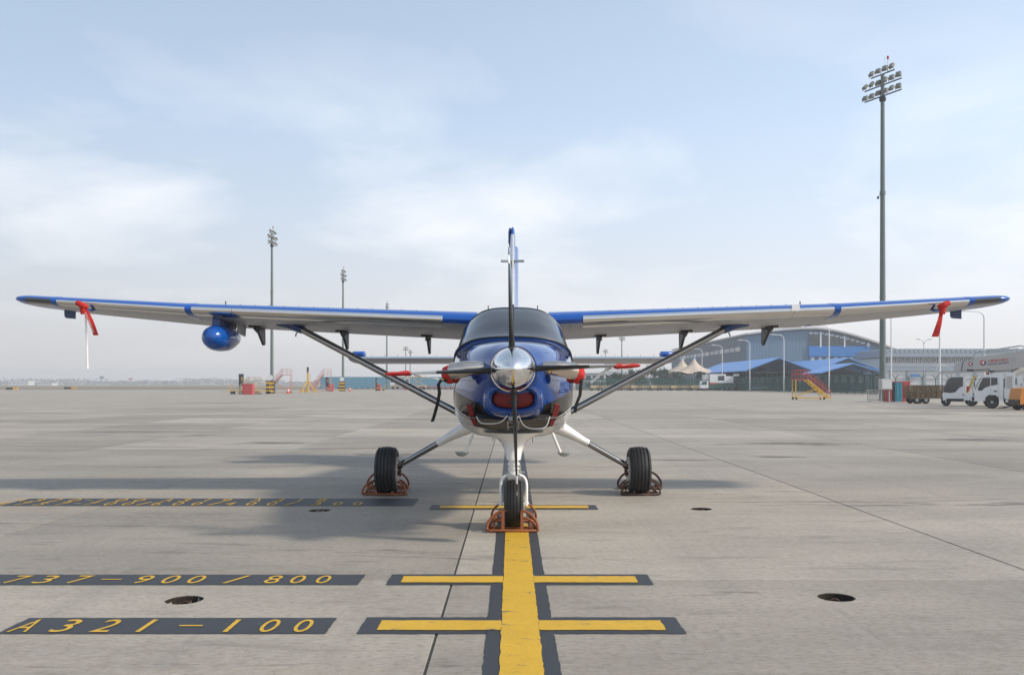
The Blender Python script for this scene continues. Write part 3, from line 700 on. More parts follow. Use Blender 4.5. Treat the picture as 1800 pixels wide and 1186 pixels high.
FN = [(15.3, 2.0, 2.25, .15), (15.75, 1.6, 2.5, .155), (16.4, 1.15, 3.4, .135), (17.05, .75, 4.42, .10), (17.15, .62, 4.52, .085)]
fin = MB().loft([finring(y, c, z, t, uf) for y, c, z, t in FN], lambda i, j: 0).build('fin', 'blue', plane, 45)
MB().loft([finring(y-.004, c, z, t*1.05, [.06, .045, .03, .015, 0]) for y, c, z, t in FN[1:4]]).build('fin_leading_edge', 'polished', fin, 45)
MB().loft([finring(17.15, .62, 4.52, .085, uf), finring(17.18, .55, 4.565, .06, uf), finring(17.25, .4, 4.595, .02, uf)]).build('fin_cap', 'blue', fin, 45)
dl = radians(9)
def rr(p, hz=17.55): 
    q = V(p.x-X0, p.y-hz, 0); return V(X0+q.x*cos(dl)+q.y*sin(dl), hz+q.y*cos(dl)-q.x*sin(dl), p.z)
rud = MB().loft([[rr(p) for p in finring(a-.1, c, z, t, [1, .7, .4, .2, .08, .02, 0])] for a, c, z, t in ((17.45, .95, 2.15, .12), (17.6, .80, 3.2, .11), (17.8, .62, 4.3, .085))]).build('rudder', 'blue', plane, 45)
MB().loft([[rr(p) for p in finring(17.15, .6, z, t, [1, .6, .3, .1, .02, 0])] for z, t in ((4.20, .05), (4.25, .085), (4.5, .085), (4.56, .04))]).build('rudder_horn', 'blue_dark', rud, 45)
for s in (-1, 1):
    MB().bar((X0+s*.04, 16.75, 3.86), (X0+s*.215, 16.72, 3.86), .10, .035).build('fin_antenna', 'galv', fin)
for s, x in ((-1, .0), (1, .0)):
    pass
MB().prism([(X0-.02, 14.2, 2.45), (X0-.02, 15.6, 2.33), (X0-.02, 15.9, 2.6)], (.04,0,0)).build('dorsal_fillet', 'blue', fin)
for x in (-.33, .33):
    MB().bar((X0+x, 11.9, 2.52), (X0+x, 11.9, 2.60), .012).build('roof_antenna', 'black', fus)
MB().bar((X0, 11.75, 2.57), (X0, 11.75, 2.60), .03, .01).build('roof_antenna', 'black', fus)
for x, z in ((-.27, .78), (.27, .76)): MB().bar((X0+x, 12.2, .95), (X0+x, 12.25, z), .012, .05).build('belly_antenna', 'galv', fus)

# landing gear
def tyre(c, r, w, parent, n=40, hub='white', out=-1):
    prof = []; k = 5; hw = w/2
    prof += [(-hw*.62, r*.50), (-hw*.90, r*.60), (-hw, r*.74), (-hw*.96, r*.86), (-hw*.80, r*.95)]
    g = [-.66, -.33, 0, .33, .66]
    xs = [(-.74, .975)]
    for q in g:
        e = 1-.055*q*q*1.5
        xs += [(q-.05, e), (q-.035, e-.035), (q+.035, e-.035), (q+.05, e)]
    xs += [(.74, .975)]
    prof += [(x*hw, r*e) for x, e in xs]
    prof += [(hw*.80, r*.95), (hw*.96, r*.86), (hw, r*.74), (hw*.90, r*.60), (hw*.62, r*.50)]
    t = MB().lathe(c, (1,0,0), prof, n).build('tyre', 'rubber', parent, 28)
    MB().lathe(c, (1,0,0), [(-hw*.7, .04), (-hw*.72, r*.3), (-hw*.8, r*.46), (-hw*.66, r*.52), (hw*.66, r*.52), (hw*.8, r*.46), (hw*.72, r*.3), (hw*.7, .04)], 28).build('rim', hub, parent, 30)
    return t
ng = empty('nose_gear', (0,0,0)); ng.parent = plane; NX = X0+.006; NY = 9.60
MB().loft([[V(NX+a*math.copysign(abs(cos(q))**.8, cos(q)), NY+.22+b_*sin(q)+o, z) for q in [2*pi*i/24 for i in range(24)]] for z, a, b_, o in ((1.02,.34,.42,.15),(.985,.27,.36,.1),(.95,.19,.29,.06),(.90,.135,.22,.0),(.84,.105,.17,-.06),(.77,.085,.14,-.13),(.735,.078,.11,-.17))]).build('gear_fairing', 'white', ng, 60)
MB().lathe((NX, NY+.04, .57), (0,0,1), [(0,.07),(.02,.07),(.021,.05),(.06,.05),(.061,.064),(.075,.064),(.076,.047),(.105,.047),(.106,.066),(.13,.066),(.131,.055),(.19,.055)], 20).build('shock_strut', 'white', ng)
fk = [(NX+s*.0, 0, 0) for s in (0,)]
pth = [V(NX-.137, NY, .245), V(NX-.137, NY, .46)] + [V(NX-.137+.07*(1-cos(a)), NY+.02, .46+.105*sin(a)) for a in [pi/2*i/5 for i in range(1, 6)]]
pth += [V(2*NX-p.x, p.y, p.z) for p in pth[::-1]]
MB().tube(pth, .019, 10, 0, True, (1, 1.5)).build('fork', 'white', ng, 60)
MB().cyl((NX-.165, NY, .262), (NX+.165, NY, .262), .02, n=12).build('axle', 'white', ng)
MB().box((NX, NY+.02, .565), (.13,.09,.035)).build('fork_clamp', 'galv', ng); MB().cyl((NX-.12, NY+.03, .60), (NX+.12, NY+.03, .60), .008, n=8).build('steering_pin', 'galv', ng)
tyre((NX, NY, .262), .262, .205, ng)
for s in (-1, 1):
    mg = empty('main_gear', (0,0,0)); mg.parent = plane
    WC = V(X0 + s*1.775, 12.57, .335)
    a = V(X0+s*.50, 12.45, 1.02); b_ = V(X0+s*.80, 12.46, .865); c = V(X0+s*1.03, 12.5, .735); d = V(X0+s*1.60, 12.56, .41)
    MB().tube([a, b_, c-(c-b_)*.35, c], [.125, .076, .058, .052], 20, 0, True, (1.5, 1)).build('leg_fairing', 'white', mg, 60)
    MB().tube([c-(d-c)*.03, c+(d-c)*.04], .056, 20, 0, True, (1.5, 1)).build('fairing_cuff', 'white', mg, 60)
    MB().tube([c, d], [.046, .040], 20, 0, True, (1.5, 1)).build('leg', 'strut', mg, 60)
    MB().tube([d-(d-c)*.03, WC+V(-s*.10, 0, .02)], [.055, .04], 12).build('axle_block', 'rust_brown', mg)
    wt = tyre(WC, .335, .295, mg)
    bd = MB().lathe(WC+V(-s*.125,0,-.01), (-s,0,0), [(0,.205),(.028,.205),(.030,.19),(.030,.0)], 28).build('brake_disc', 'panel_grey', mg)
    for i in range(9):
        q = 2*pi*i/9+.2; MB().cyl(WC+V(-s*.153, .165*cos(q), .165*sin(q)-.01), WC+V(-s*.178, .165*cos(q), .165*sin(q)-.01), .013, n=8).build('brake_bolt', 'steel', bd)
    MB().box(WC+V(-s*.175,-.03,-.02), (.05,.10,.09)).build('brake_caliper', 'rust_brown', mg)
    # boarding step
    p0 = V(X0+s*.49, 11.6, .97); p1 = V(X0+s*.615, 11.45, .665)
    bs = MB().tube([p0, p1], .018, 10).build('boarding_step', 'white', plane)
    MB().loft([[p1+V(s*.045+.085*r*cos(q), .04+.06*r*sin(q), z) for q in [2*pi*i/16 for i in range(16)]] for r, z in ((1, .012), (1, 0), (.7,-.03), (.3,-.045))]).build('step_plate', 'galv', bs)
    MB().ball(Sn(10.6, .72, s, .015), .02, 8).build('drain_cap', 'white', fus)

# covers, plugs, straps, chocks
for s in (-1, 1):
    side = 'left' if s < 0 else 'right'
    a = ROT + (pi/2 if s > 0 else -pi/2); d = V(sin(a), 0, cos(a)); base = HUB+V(0,.03,0)
    tip = empty('propeller_tie', base+d*1.1, 'red sleeve on the %s propeller tip with its black hanging strap' % side, 'propeller tie', 'propeller tip ties')
    rs = []
    for i in range(12):
        f = i/11; r = .985+.245*f; hh = .052*(1-.35*f)*(1 if 0 < i < 11 else .6); ww = .12*(1-.4*f)
        rs.append([base + d*r + V(0,1,0)*ww*cos(q) + V(-d.z,0,d.x)*s*0 + V(0,0,1)*(hh*sin(q)*.5*(1+.15*sin(3*q+i)) - .004) for q in [2*pi*j/14 for j in range(14)]])
    MB().loft(rs).build('sleeve', 'red_cloth', tip, 60)
    stk = V(X0+s*.60, 9.05, 1.685)
    pa = base + d*.96 + V(0,.03,-.02); pb = V(X0+s*.745, 9.0, 1.60); 
    if s < 0:
        MB().tube([pa, (pa+pb)/2+V(0,0,-.004), pb], .007, 6).build('lanyard', 'cord', tip)
        MB().box(pb+V(-.02*s,0,.0), (.05,.012,.018), 0, 0, 0, .3).build('buckle', 'tan', tip)
        MB().tube([pb, pb+V(-s*.05,.03,-.012), stk+V(-s*.01,.02,-.09)], .016, 6, 0, True, (.5, 1)).build('lashing', 'strap', tip)
        hang = [pb+V(-s*.02,0,-.01), pb+V(s*.012,0,-.05), pb+V(s*.0,0,-.14), pb+V(s*.018,0,-.24), pb+V(s*.055,.02,-.37), pb+V(s*.075,.01,-.43)]
    else:
        MB().tube([pa+V(0,0,.01), pa+V(-s*.1,0,-.05), pa+V(-s*.2,0,-.14)], .014, 6, 0, True, (.3, 1.0)).build('lanyard', 'cord', tip)
        pb = V(X0+s*.70, 9.05, 1.64)
        hang = [pb, pb+V(-s*.012,0,-.10), pb+V(-s*.02,0,-.2), pb+V(-s*.06,0,-.30), pb+V(-s*.072,.01,-.38)]
    rs = []
    for i, p in enumerate(hang):
        rs.append([p+V(-.017,0,0), p+V(0,-.003,0), p+V(.017,.004,0), p+V(0,.006,0)])
    MB().loft(rs).build('strap', 'strap', tip, 60)
    ec = empty('exhaust_cover', stk, 'red cloth cover over the %s exhaust stack of the airplane' % side, 'exhaust cover', 'exhaust stack covers')
    ax = V(s*.93, .36, -.1).normalized(); rs = []
    u = ax.cross(V(0,0,1)).normalized(); w_ = u.cross(ax)
    for h, r in ((-.055,.082),(-.04,.090),(-.02,.094),(.02,.098),(.055,.094),(.085,.078),(.105,.045),(.11,.01)):
        rs.append([stk+V(s*.02,.05,-.03)+ax*h + (u*cos(q)+w_*sin(q))*r*(1+.06*sin(5*q+h*40)) for q in [2*pi*j/24 for j in range(24)]])
    MB().loft(rs).build('cover', 'red_cloth', ec, 60)
    MB().tube([stk+V(s*.02,.05,-.03)+ax*-.03+(u*cos(q)+w_*sin(q))*.096 for q in [2*pi*j/20 for j in range(21)]], .006, 6).build('drawstring', 'strap', ec)
    # side outlet plug
    op = empty('outlet_plug', (X0+s*.44, 9.1, 1.2), 'red wedge plug in the lower %s cowl outlet' % side, 'plug', 'lower cowl outlet plugs')
    MB().prism([(X0+s*.425, 8.97, 1.345), (X0+s*.475, 9.02, 1.335), (X0+s*.455, 9.08, 1.235), (X0+s*.405, 9.12, 1.125), (X0+s*.375, 9.10, 1.14), (X0+s*.395, 9.02, 1.24)], (0, .08, .01)).build('plug', 'red_plug', op)
    cd = [V(X0+s*.37, 8.98, 1.225), V(X0+s*.33, 8.95, 1.165), V(X0+s*.24, 8.90, 1.155), V(X0+s*.15, 8.85, 1.165), V(X0+s*.09, 8.81, 1.20), V(X0+s*.055, 8.79, 1.245)]
    if s > 0: cd = [p-V(0,0,.02+.03*i/5*(1-i/5)*4) if 0 < i < 5 else p for i, p in enumerate(cd)]
    MB().tube([V(crom([tuple(p) for p in cd], i/18)) for i in range(19)], .005, 6).build('cord', 'cord', op)
ip = empty('intake_plug', (X0, 8.9, 1.4), 'red padded plug filling the chin intake below the spinner', 'plug')
MB().loft([oval(0, CZ, .204, .093, 8.84), oval(0, CZ, .202, .091, 8.80), oval(0, CZ, .175, .074, 8.782), oval(0, CZ, .05, .02, 8.776)]).build('plug', 'red_plug', ip, 60)
MB().box((X0, 8.772, CZ-.0), (.12,.012,.02)).build('handle', 'black', ip)
for s in (-1, 1): MB().ball((X0+s*.08, 8.762, CZ+.155), (.042,.02,.026), 12).build('upper_plug', 'red_plug', ip)
for s in (-1, 1):
    side = 'left' if s < 0 else 'right'
    p = WL if s < 0 else WR
    q = V(X0+s*5.86, 12.17, foil(5.86, .06, False).z-.02)
    pc_ = empty('pitot_cover', q, 'red pitot cover with a streamer under the %s wing tip' % side, 'pitot cover', 'red pitot tube covers')
    MB().tube([q+V(s*.10,0,.065), q+V(s*.05,-.01,.045), q+V(-s*.0,-.02,.02), q+V(-s*.05,0,.0)], [.034,.042,.044,.03], 12).build('cover', 'red_cloth', pc_, 60)
    MB().tube([q+V(s*.01,-.02,0), q+V(s*.0,-.02,-.09)], [.045,.04], 10, 0, True, (1,.5)).build('cuff', 'red_cloth', pc_, 60)
    e = q + (V(.17,-.02,-.38) if s < 0 else V(-.10,-.02,-.40)); mid = (q+e)/2 + V(.03 if s < 0 else .045,0,-.02 if s < 0 else .06)
    rs = []
    for i in range(9):
        f = i/8; c = q*(1-f)**2 + mid*2*f*(1-f) + e*f*f; wv = V(.03*(1+.4*f), .012*sin(f*5), 0)
        rs.append([c-wv, c+V(0,-.003,0), c+wv, c+V(0,.003,0)])
    MB().loft(rs).build('streamer', 'red_cloth', pc_, 60)
    if s < 0:
        tm = text_mesh('REMOVE BEFORE FLIGHT', 'text_white', 'lettering', .022, .30)
        o = bpy.data.objects.new('lettering', tm); COL.objects.link(o); o.parent = pc_
        dd = (e-q).normalized(); zx = V(0,-1,0); Rm = Matrix((dd, zx.cross(dd), zx)).transposed().to_4x4()
        o.matrix_local = Matrix.Translation((q+e)/2+V(.012,-.04,-.02)-q) @ Rm
        MB().tube([q+V(.005,.03,-.02), q+V(.02,.03,-.45), q+V(.03,.03,-.80), q+V(.03,.03,-.83)], [.016,.014,.014,.022], 8).build('pull_rod', 'text_white', pc_)
def chock(m):
    r = empty('wheel_chock'); w, d, h, t = .53, .20, .225, .0135
    def arc(y0, y1, hh, ww):
        P = [(-ww/2, y0, .03), (-ww/2+.005, y0+(y1-y0)*.3, hh*.40), (-ww*.40, y0+(y1-y0)*.6, hh*.72), (-ww*.24, y1, hh*.95), (0, y1, hh)]
        P = P + [(-x, y, z) for x, y, z in P[-2::-1]]; return [V(crom(P, i/22)) for i in range(23)]
    A = arc(0, .07, h, w); MB().tube(A, t, 8).build('hoop', m, r, 60)
    B = arc(d, d-.02, h*.62, w*.92); MB().tube(B, t, 8).build('hoop', m, r, 60)
    base = [V(-w/2+.02,0,.022), V(-w/2,.03,.022), V(-w/2+.01,d,.022), V(w/2-.01,d,.022), V(w/2,.03,.022), V(w/2-.02,0,.022), V(-w/2+.02,0,.022)]
    MB().tube(base, t*1.15, 8).build('base_frame', m, r, 60)
    for x in (-.10, .10): MB().bar((x, 0, .02), (x, .067, h*.97), .032, .012).build('upright', m, r)
    for x in (-.2, .2): MB().bar((x, .02, .02), (x*.95, d, h*.4), .016).build('brace', m, r)
    for x in (-.2, -.08, .02, .13, .21): MB().cyl((x, -.002, 0), (x, -.002, .03), .008, n=6).build('stud', m, r)
    return r
co = chock('rust_orange'); cb = chock('rust_brown')
n_ = GY(936)
place(co, .005, n_, 0, 0, 'bright rusty orange tube chock in front of the nose wheel'); tag(co, None, 'wheel chock', 'tube wheel chocks')
c = place(copy_tree(co), .02, n_+.84, 0, pi, 'rusty orange tube chock behind the nose wheel'); c.scale = (.95,.8,1)
c = place(copy_tree(co), -1.785, GY(870.5), 0, -.05, 'rusty orange tube chock in front of the left main wheel'); c.scale = (1.15,1,.95)
c = place(copy_tree(co), -1.85, GY(870.5)+.88, 0, pi+.1, 'rusty tube chock behind the left main wheel'); c.scale = (1.15,1,1.15)
place(cb, 1.80, GY(871), 0, .06, 'dark brown rusted tube chock in front of the right main wheel'); tag(cb, None, 'wheel chock', 'tube wheel chocks')
c = place(copy_tree(cb), 1.90, GY(871)+.9, 0, pi-.08, 'dark brown rusted tube chock behind the right main wheel'); c.scale = (1.2,1,1.2)

# ------------------------------------------------------------------ flood-light masts
def mast(m='mast_green', h=28.3):
    r = empty('floodlight_mast')
    MB().tube([(0,0,0),(0,0,9),(0,0,18),(0,0,h)], [.30,.255,.215,.17], 20).build('pole', m, r, 60)
    for z in (9, 18): MB().lathe((0,0,z), (0,0,1), [(-.15,.27),(.15,.265)], 20).build('pole_joint', m, r)
    MB().lathe((0,0,h-2.4), (0,0,1), [(0,.2),(.1,.3),(.35,.3),(.45,.2)], 16).build('hoist_collar', 'dark_steel', r)
    lm = MB().box((0,0,0), (.46,.22,.42)).box((0,-.125,0), (.42,.03,.38)).bar((-.27,0,0),(-.27,.15,-.3),.03).bar((.27,0,0),(.27,.15,-.3),.03).mesh('floodlight', 'lamp_box')
    for k, (z, n) in enumerate(((h-1.9, 6), (h-.95, 6), (h, 4))):
        L = 4.2 if n == 6 else 2.7
        MB().bar((-L/2,0,z), (L/2,0,z), .09).build('crossbar', 'dark_steel', r)
        for i in range(n):
            x = -L/2+.2+(L-.4)*i/(n-1)
            if n == 6 and abs(x) < .3: continue
            o = inst(lm, 'floodlight', r, (x, -.16, z+.32)); o.rotation_euler = (radians(-38+random.uniform(-9,9)), 0, random.uniform(-.35,.35)); o.location.z += random.uniform(-.05,.05)
    MB().bar((.6,0,h),(.6,0,h+1.1),.04).bar((.25,0,h),(.25,0,h+1.5),.02).build('beacon_rod', 'galv', r); MB().lathe((.6,0,h+1.1),(0,0,1),[(0,.06),(.05,.1),(.25,.1),(.32,.03)],10).build('beacon', 'red_paint', r)
    MB().bar((-.5,0,h*.63),(.35,0,h*.63),.04).build('camera_arm', 'galv', r); MB().ball((-.5,-.03,h*.63-.15), .12, 8).build('camera_dome', 'dark_steel', r)
    return r
mr = mast(); place(mr, (1551.5-900)*83/F, 83, 0, radians(-64), 'tall green floodlight mast beside the trucks at right'); tag(mr, None, 'light mast', 'apron floodlight masts')
mr.scale = (1, 1, 1.075)
for x, Y, rz, lb in ((478, 150, radians(86), 'grey floodlight mast beside red cabinet, tallest on the left'), (603, 202, radians(86), 'floodlight mast above the blue wall, second from left'), (680, 285, radians(86), 'floodlight mast just left of the propeller sleeve'), (713, 390, 1.0, 'thin far mast behind the left propeller tip'), (721, 430, 1.2, 'farthest thin mast, beside another thin mast, left of the nose'), (1093, 300, .9, 'thin far mast right of the nose behind the tail'), (1064, 420, .8, 'very thin far mast between nose and right tail tip')):
    c = copy_tree(mr); place(c, (x-900)*Y/F, Y, 0, rz, lb); c.scale = (1, 1, .95)
    if x in (713, 721, 1093, 1064): c.scale = (.9, .9, .62)
# mast foot cabinets with hazard bands
def collar(x, Y, lb, w=1.35, h=2.1):
    e = empty('mast_cabinet', ((x-900)*Y/F, Y-1.0, 0), lb, 'cabinet', 'hazard striped cabinets at mast feet'); p = e.location
    MB().box(p+V(0,0,h/2), (w, .8, h)).build('box', 'navy', e)
    for z in (.35, 1.05, 1.75): MB().box(p+V(0,-.42,z), (w+.02,.05,.34)).build('hazard_band', 'yellow_paint', e)
    MB().lathe(p+V(0,-.35,h+.55), (0,1,0), [(0,.48),(.06,.48)], 20).build('round_sign', 'lamp_white', e)
collar(478.5, 150, 'yellow and black banded cabinet at the nearest left mast')
collar(603, 202, 'yellow and black banded cabinet in front of the blue wall')

# ------------------------------------------------------------------ steps and ground equipment
def steps(run, hgt, mr_, mf, plat=1.3, rail=1.1, wid=1.1):
    """platform at -x, flight of treads descending to +x"""
    r = empty('maintenance_steps'); n = max(5, int(hgt/.26)); x0 = plat
    for y in (-wid/2, wid/2):
        MB().bar((x0, y, hgt), (x0+run, y, .12), .07, .14).build('stringer', mf, r)
        for dz_ in (.55, rail): MB().bar((x0, y, hgt+dz_), (x0+run, y, .12+dz_*.95), .05).build('handrail', mr_, r)
        for f in (0, .33, .66, 1): MB().bar((x0+run*f, y, hgt*(1-f)+.12*f), (x0+run*f, y, hgt*(1-f)+.12*f+rail*.98), .045).build('rail_post', mr_, r)
        for dz_ in (.55, rail): MB().bar((0, y, hgt+dz_), (x0, y, hgt+dz_), .05).build('handrail', mr_, r)
        for x in (0, x0*.5): MB().bar((x, y, hgt), (x, y, hgt+rail), .045).build('rail_post', mr_, r)
        MB().bar((.05, y, .12), (.05, y, hgt), .08).build('leg', mf, r); MB().bar((.05, y, .2), (x0+run*.45, y, hgt*.56), .06).build('brace', mf, r)
        MB().bar((0, y, .16), (x0+run, y, .16), .08).build('base_rail', mf, r); MB().bar((x0+run*.45, y, hgt*.55), (x0+run*.75, y, .16), .06).build('brace', mf, r)
        for x in (.1, x0+run*.72): MB().lathe((x, y-.04, .11), (0,1,0), [(0,.11),(.08,.11)], 12).build('castor', 'black', r)
    MB().bar((0, -wid/2, hgt+rail), (0, wid/2, hgt+rail), .05).build('handrail', mr_, r)
    MB().box((x0/2, 0, hgt), (x0, wid, .09)).build('platform', mr_, r)
    for i in range(1, n): MB().box((x0+run*i/n, 0, hgt*(1-i/n)+.05), (.26, wid-.08, .04)).build('tread', mf, r)
    return r
s1 = steps(2.35, 2.0, 'red_paint', 'yellow_paint', 1.2, .95); place(s1, (1395-900)*90/F, 90, 0, 0, 'yellow wheeled steps with red handrails in front of the blue roofs'); tag(s1, None, 'steps', 'wheeled maintenance steps')
s2 = steps(2.6, 3.15, 'pale_red', 'pale_red', 1.5, .95); place(s2, (507-900)*150/F, 152, 0, pi, 'tall pale red steps right of the nearest left mast'); tag(s2, None, 'steps', 'wheeled maintenance steps'); s2.scale = (1.05, 1, 1)
s3 = copy_tree(s2); place(s3, (582-900)*190/F, 190, 0, pi, 'pale red steps in front of the blue wall beside red cabinet'); s3.scale = (1.05,1,1.15)
s4 = steps(1.6, 1.85, 'tan', 'tan', 1.9, .8); place(s4, (458-900)*138/F, 138, 0, pi, 'low tan steps just right of the leftmost red cabinet'); tag(s4, None, 'steps', 'wheeled maintenance steps')
def cabinet(x, w, h, Y, lb, dark=True):
    e = empty('equipment_cabinet', ((x-900)*Y/F, Y, 0), lb, 'cabinet', 'red apron equipment cabinets'); p = e.location; W = w*Y/F
    MB().box(p+V(0,.6,h/2), (W, 1.2, h)).build('body', 'red_paint', e)
    MB().box(p+V(0,.6,h+.02), (W+.06, 1.26, .05)).build('lid', 'pale_red', e)
    for i in (-1, 1): MB().box(p+V(i*W*.25,-.012,h*.5), (W*.46,.03,h*.86)).build('door', 'red_paint', e)
    for i in (-1, 1): MB().box(p+V(i*.06,-.04,h*.5), (.03,.03,.2)).build('door_handle', 'galv', e)
    return e
cabinet(435, 17, 1.6, GY(693), 'leftmost red equipment cabinet on the apron')
cabinet(580, 10, 1.6, GY(687.5)+2, 'red cabinet below the pale red steps by the blue wall')
cabinet(665, 7, 1.5, 215, 'small red cabinet behind the left wing strut')
cabinet(713, 6, 1.5, 240, 'far red cabinet under the left propeller sleeve')
def board(x, w, y0, y1, Y, lb):
    e = empty('sign_board', ((x-900)*Y/F, Y, 0), lb, 'sign', 'dark upright apron boards'); p = e.location; W = w*Y/F
    z0 = H-(y1-HY)*Y/F; z1 = H-(y0-HY)*Y/F
    MB().box(p+V(0,0,(z0+z1)/2), (W,.25,z1-z0)).build('panel', 'navy', e); MB().bar(p+V(-W*.3,.05,0), p+V(-W*.3,.05,z0+.1), .14).build('post', 'dark_steel', e)
    MB().box(p+V(W*.2,-.135,z1-.75), (W*.25,.02,.6)).build('notice', 'yellow_paint', e)
board(424, 8, 657, 678, GY(692.5), 'tall dark sign board beside the leftmost red cabinet')
board(575, 5, 663, 680, 196, 'dark upright board left of the red cabinet by the blue wall')
board(661.5, 3, 664, 681, 213, 'dark upright board behind the left wing strut')
# yellow tail jack
tj = empty('tail_jack', ((541-900)*175/F, 175, 0), 'yellow tripod jack with black head before the blue wall', 'jack'); p = tj.location
MB().bar(p, p+V(0,0,4.0), .28).build('column', 'yellow_paint', tj); MB().cyl(p+V(0,0,3.9), p+V(0,0,4.9), .2, n=10).build('head', 'black', tj)
for q in (-2.35, .6, 2.0, 3.9):
    a = V(1.45*cos(q), 1.45*sin(q), .2); MB().bar(p+a, p+V(0,0,2.4), .14).build('leg', 'yellow_paint', tj); MB().box(p+a+V(0,0,-.02), (.7,.5,.34)).build('foot', 'yellow_paint', tj)
for z in (2.2, 2.6, 3.0, 3.4): MB().bar(p+V(.1,-.1,z), p+V(.55,-.1,z), .05).build('ladder_rung', 'yellow_paint', tj)
MB().bar(p+V(.55,-.1,1.4), p+V(.5,-.1,3.6), .07).build('ladder_rail', 'yellow_paint', tj)
# traffic cones
for i, (x, Y) in enumerate(((506.5, 148), (615, 200))):
    e = empty('traffic_cone', ((x-900)*Y/F, Y, 0), ['orange cone right of the pale red steps', 'orange cone beside the banded cabinet by the blue wall'][i], 'cone', 'orange traffic cones'); p = e.location
    MB().lathe(p, (0,0,1), [(.04,.28),(.95,.05),(1.0,.04)], 14).build('cone', 'orange_red', e); MB().box(p+V(0,0,.02), (.65,.65,.05)).build('base', 'orange_red', e); MB().lathe(p, (0,0,1), [(.45,.19),(.65,.14)], 14).build('reflective_band', 'text_white', e)
# flat trailers / dollies
def dolly(m, load=None):
    r = empty('baggage_dolly')
    MB().box((0,0,.52), (2.6,1.5,.12)).build('deck', m, r); MB().bar((-1.3,0,.45), (-2.3,0,.38), .07).build('drawbar', m, r)
    for x in (-.85, .85):
        for y in (-.6, .6): MB().lathe((x,y-.07,.22), (0,1,0), [(0,.2),(.02,.22),(.12,.22),(.14,.2)], 14).build('wheel', 'black', r)
    for x in (-1.25, 1.25):
        for y in (-.7, .7): MB().bar((x,y,.55), (x,y,1.5), .05).build('stake', m, r)
        MB().bar((x,-.7,1.48), (x,.7,1.48), .05).bar((x,-.7,1.05),(x,.7,1.05),.04).build('end_rail', m, r)
    if load:
        for i in range(4): MB().box((-.9+.6*i, random.uniform(-.2,.2), .9+random.uniform(-.1,.15)), (.52,.9,.55+random.uniform(0,.4))).build('load', load, r)
    return r
d1 = dolly('yellow_paint'); place(d1, (412-900)*137/F, 139, 0, 0, 'empty yellow dolly left of the leftmost red cabinet'); tag(d1, None, 'dolly', 'flat baggage dollies')
for i, (x, Y, lb) in enumerate(((462, 141, 'yellow dolly under the low tan steps'), (668, 214, 'yellow dolly right of the small red cabinet'))):
    place(copy_tree(d1), (x-900)*Y/F, Y, 0, .1*i, lb)
d2 = dolly('brown_mesh', 'tan'); tag(d2, None, 'dolly', 'flat baggage dollies'); d2['group'] = 'dollies lined up by the green fence'
for i in range(11):
    Y = 216; x = 1046+17.5*i
    c = d2 if i == 0 else copy_tree(d2)
    place(c, (x-900)*Y/F, Y, 0, .15*(-1)**i, 'loaded dolly in the row before the green fence, %s from left' % ['first','second','third','fourth','fifth','sixth','seventh','eighth','ninth','tenth','eleventh'][i])
d3 = dolly('dark_steel', 'pale_red')
for i in range(9):
    Y = 262; x = 722+9.5*i
    c = d3 if i == 0 else copy_tree(d3)
    place(c, (x-900)*Y/F, Y, 0, 0, 'dark dolly in the far row left of the nose, %s from left' % ['first','second','third','fourth','fifth','sixth','seventh','eighth','ninth'][i]); tag(c, None, 'dolly', 'far row of dark dollies'); c.scale = (.6, 1, .75)
# tan container loader left of nose
def loader(x, Y, lb, m):
    e = empty('container_loader', ((x-900)*Y/F, Y, 0), lb, 'loader', 'far cargo loaders'); p = e.location
    MB().box(p+V(0,0,.9), (6,2.4,.7)).build('chassis', m, e); MB().box(p+V(1,0,3.6), (4.5,2.4,.3)).build('platform', m, e)
    for a, b_ in (((-1,0,1.2),(2.8,0,3.5)), ((2.8,0,1.2),(-1,0,3.5))): MB().bar(p+V(*a)+V(0,-1,0), p+V(*b_)+V(0,-1,0), .22).build('scissor_arm', m, e)
    MB().box(p+V(-2.2,-.6,2.2), (1.3,1.2,2.0)).build('cab', 'truck_white', e); MB().box(p+V(-2.2,-1.21,2.5), (1.0,.03,.9)).build('cab_window', 'glass_dark', e)
    for i in (-2, -.6, 1.6, 2.5): MB().lathe(p+V(i,-1.2,.45), (0,1,0), [(0,.42),(.25,.45)], 14).build('wheel', 'black', e)
    for z in (4.1, 4.7): MB().bar(p+V(-1.2,-1.15,z), p+V(3.2,-1.15,z), .07).build('rail', m, e)
    for i in range(5): MB().bar(p+V(-1.2+1.1*i,-1.15,3.7), p+V(-1.2+1.1*i,-1.15,4.7), .07).build('rail_post', m, e)
loader(730, 255, 'tan cargo loader with raised platform left of the nose', 'tan'); loader(703, 275, 'farther cargo loader behind the left tail tip', 'tan')
# runway signs at far left
for i, (xa, xb, y0, y1, lb) in enumerate(((11, 31, 680.5, 684.5, 'low black and yellow taxiway sign at far left edge'), (113, 134, 679.5, 683, 'low black and yellow taxiway sign under the hanging white rod'))):
    Y = GY(y1+.5); e = empty('taxiway_sign', ((xa+xb)/2*Y/F-900*Y/F, Y, 0), lb, 'sign', 'taxiway signs'); p = e.location; W = (xb-xa)*Y/F; hh = (y1-y0)*Y/F
    MB().box(p+V(-W*.2,0,hh*.55), (W*.6,.4,hh)).build('black_panel', 'black', e); MB().box(p+V(W*.3,0,hh*.55), (W*.39,.4,hh)).build('yellow_panel', 'yellow_paint', e)
    for k in (-.4, .4): MB().cyl(p+V(k*W,0,-.02), p+V(k*W,0,.3), .05, n=8).build('foot', 'galv', e)
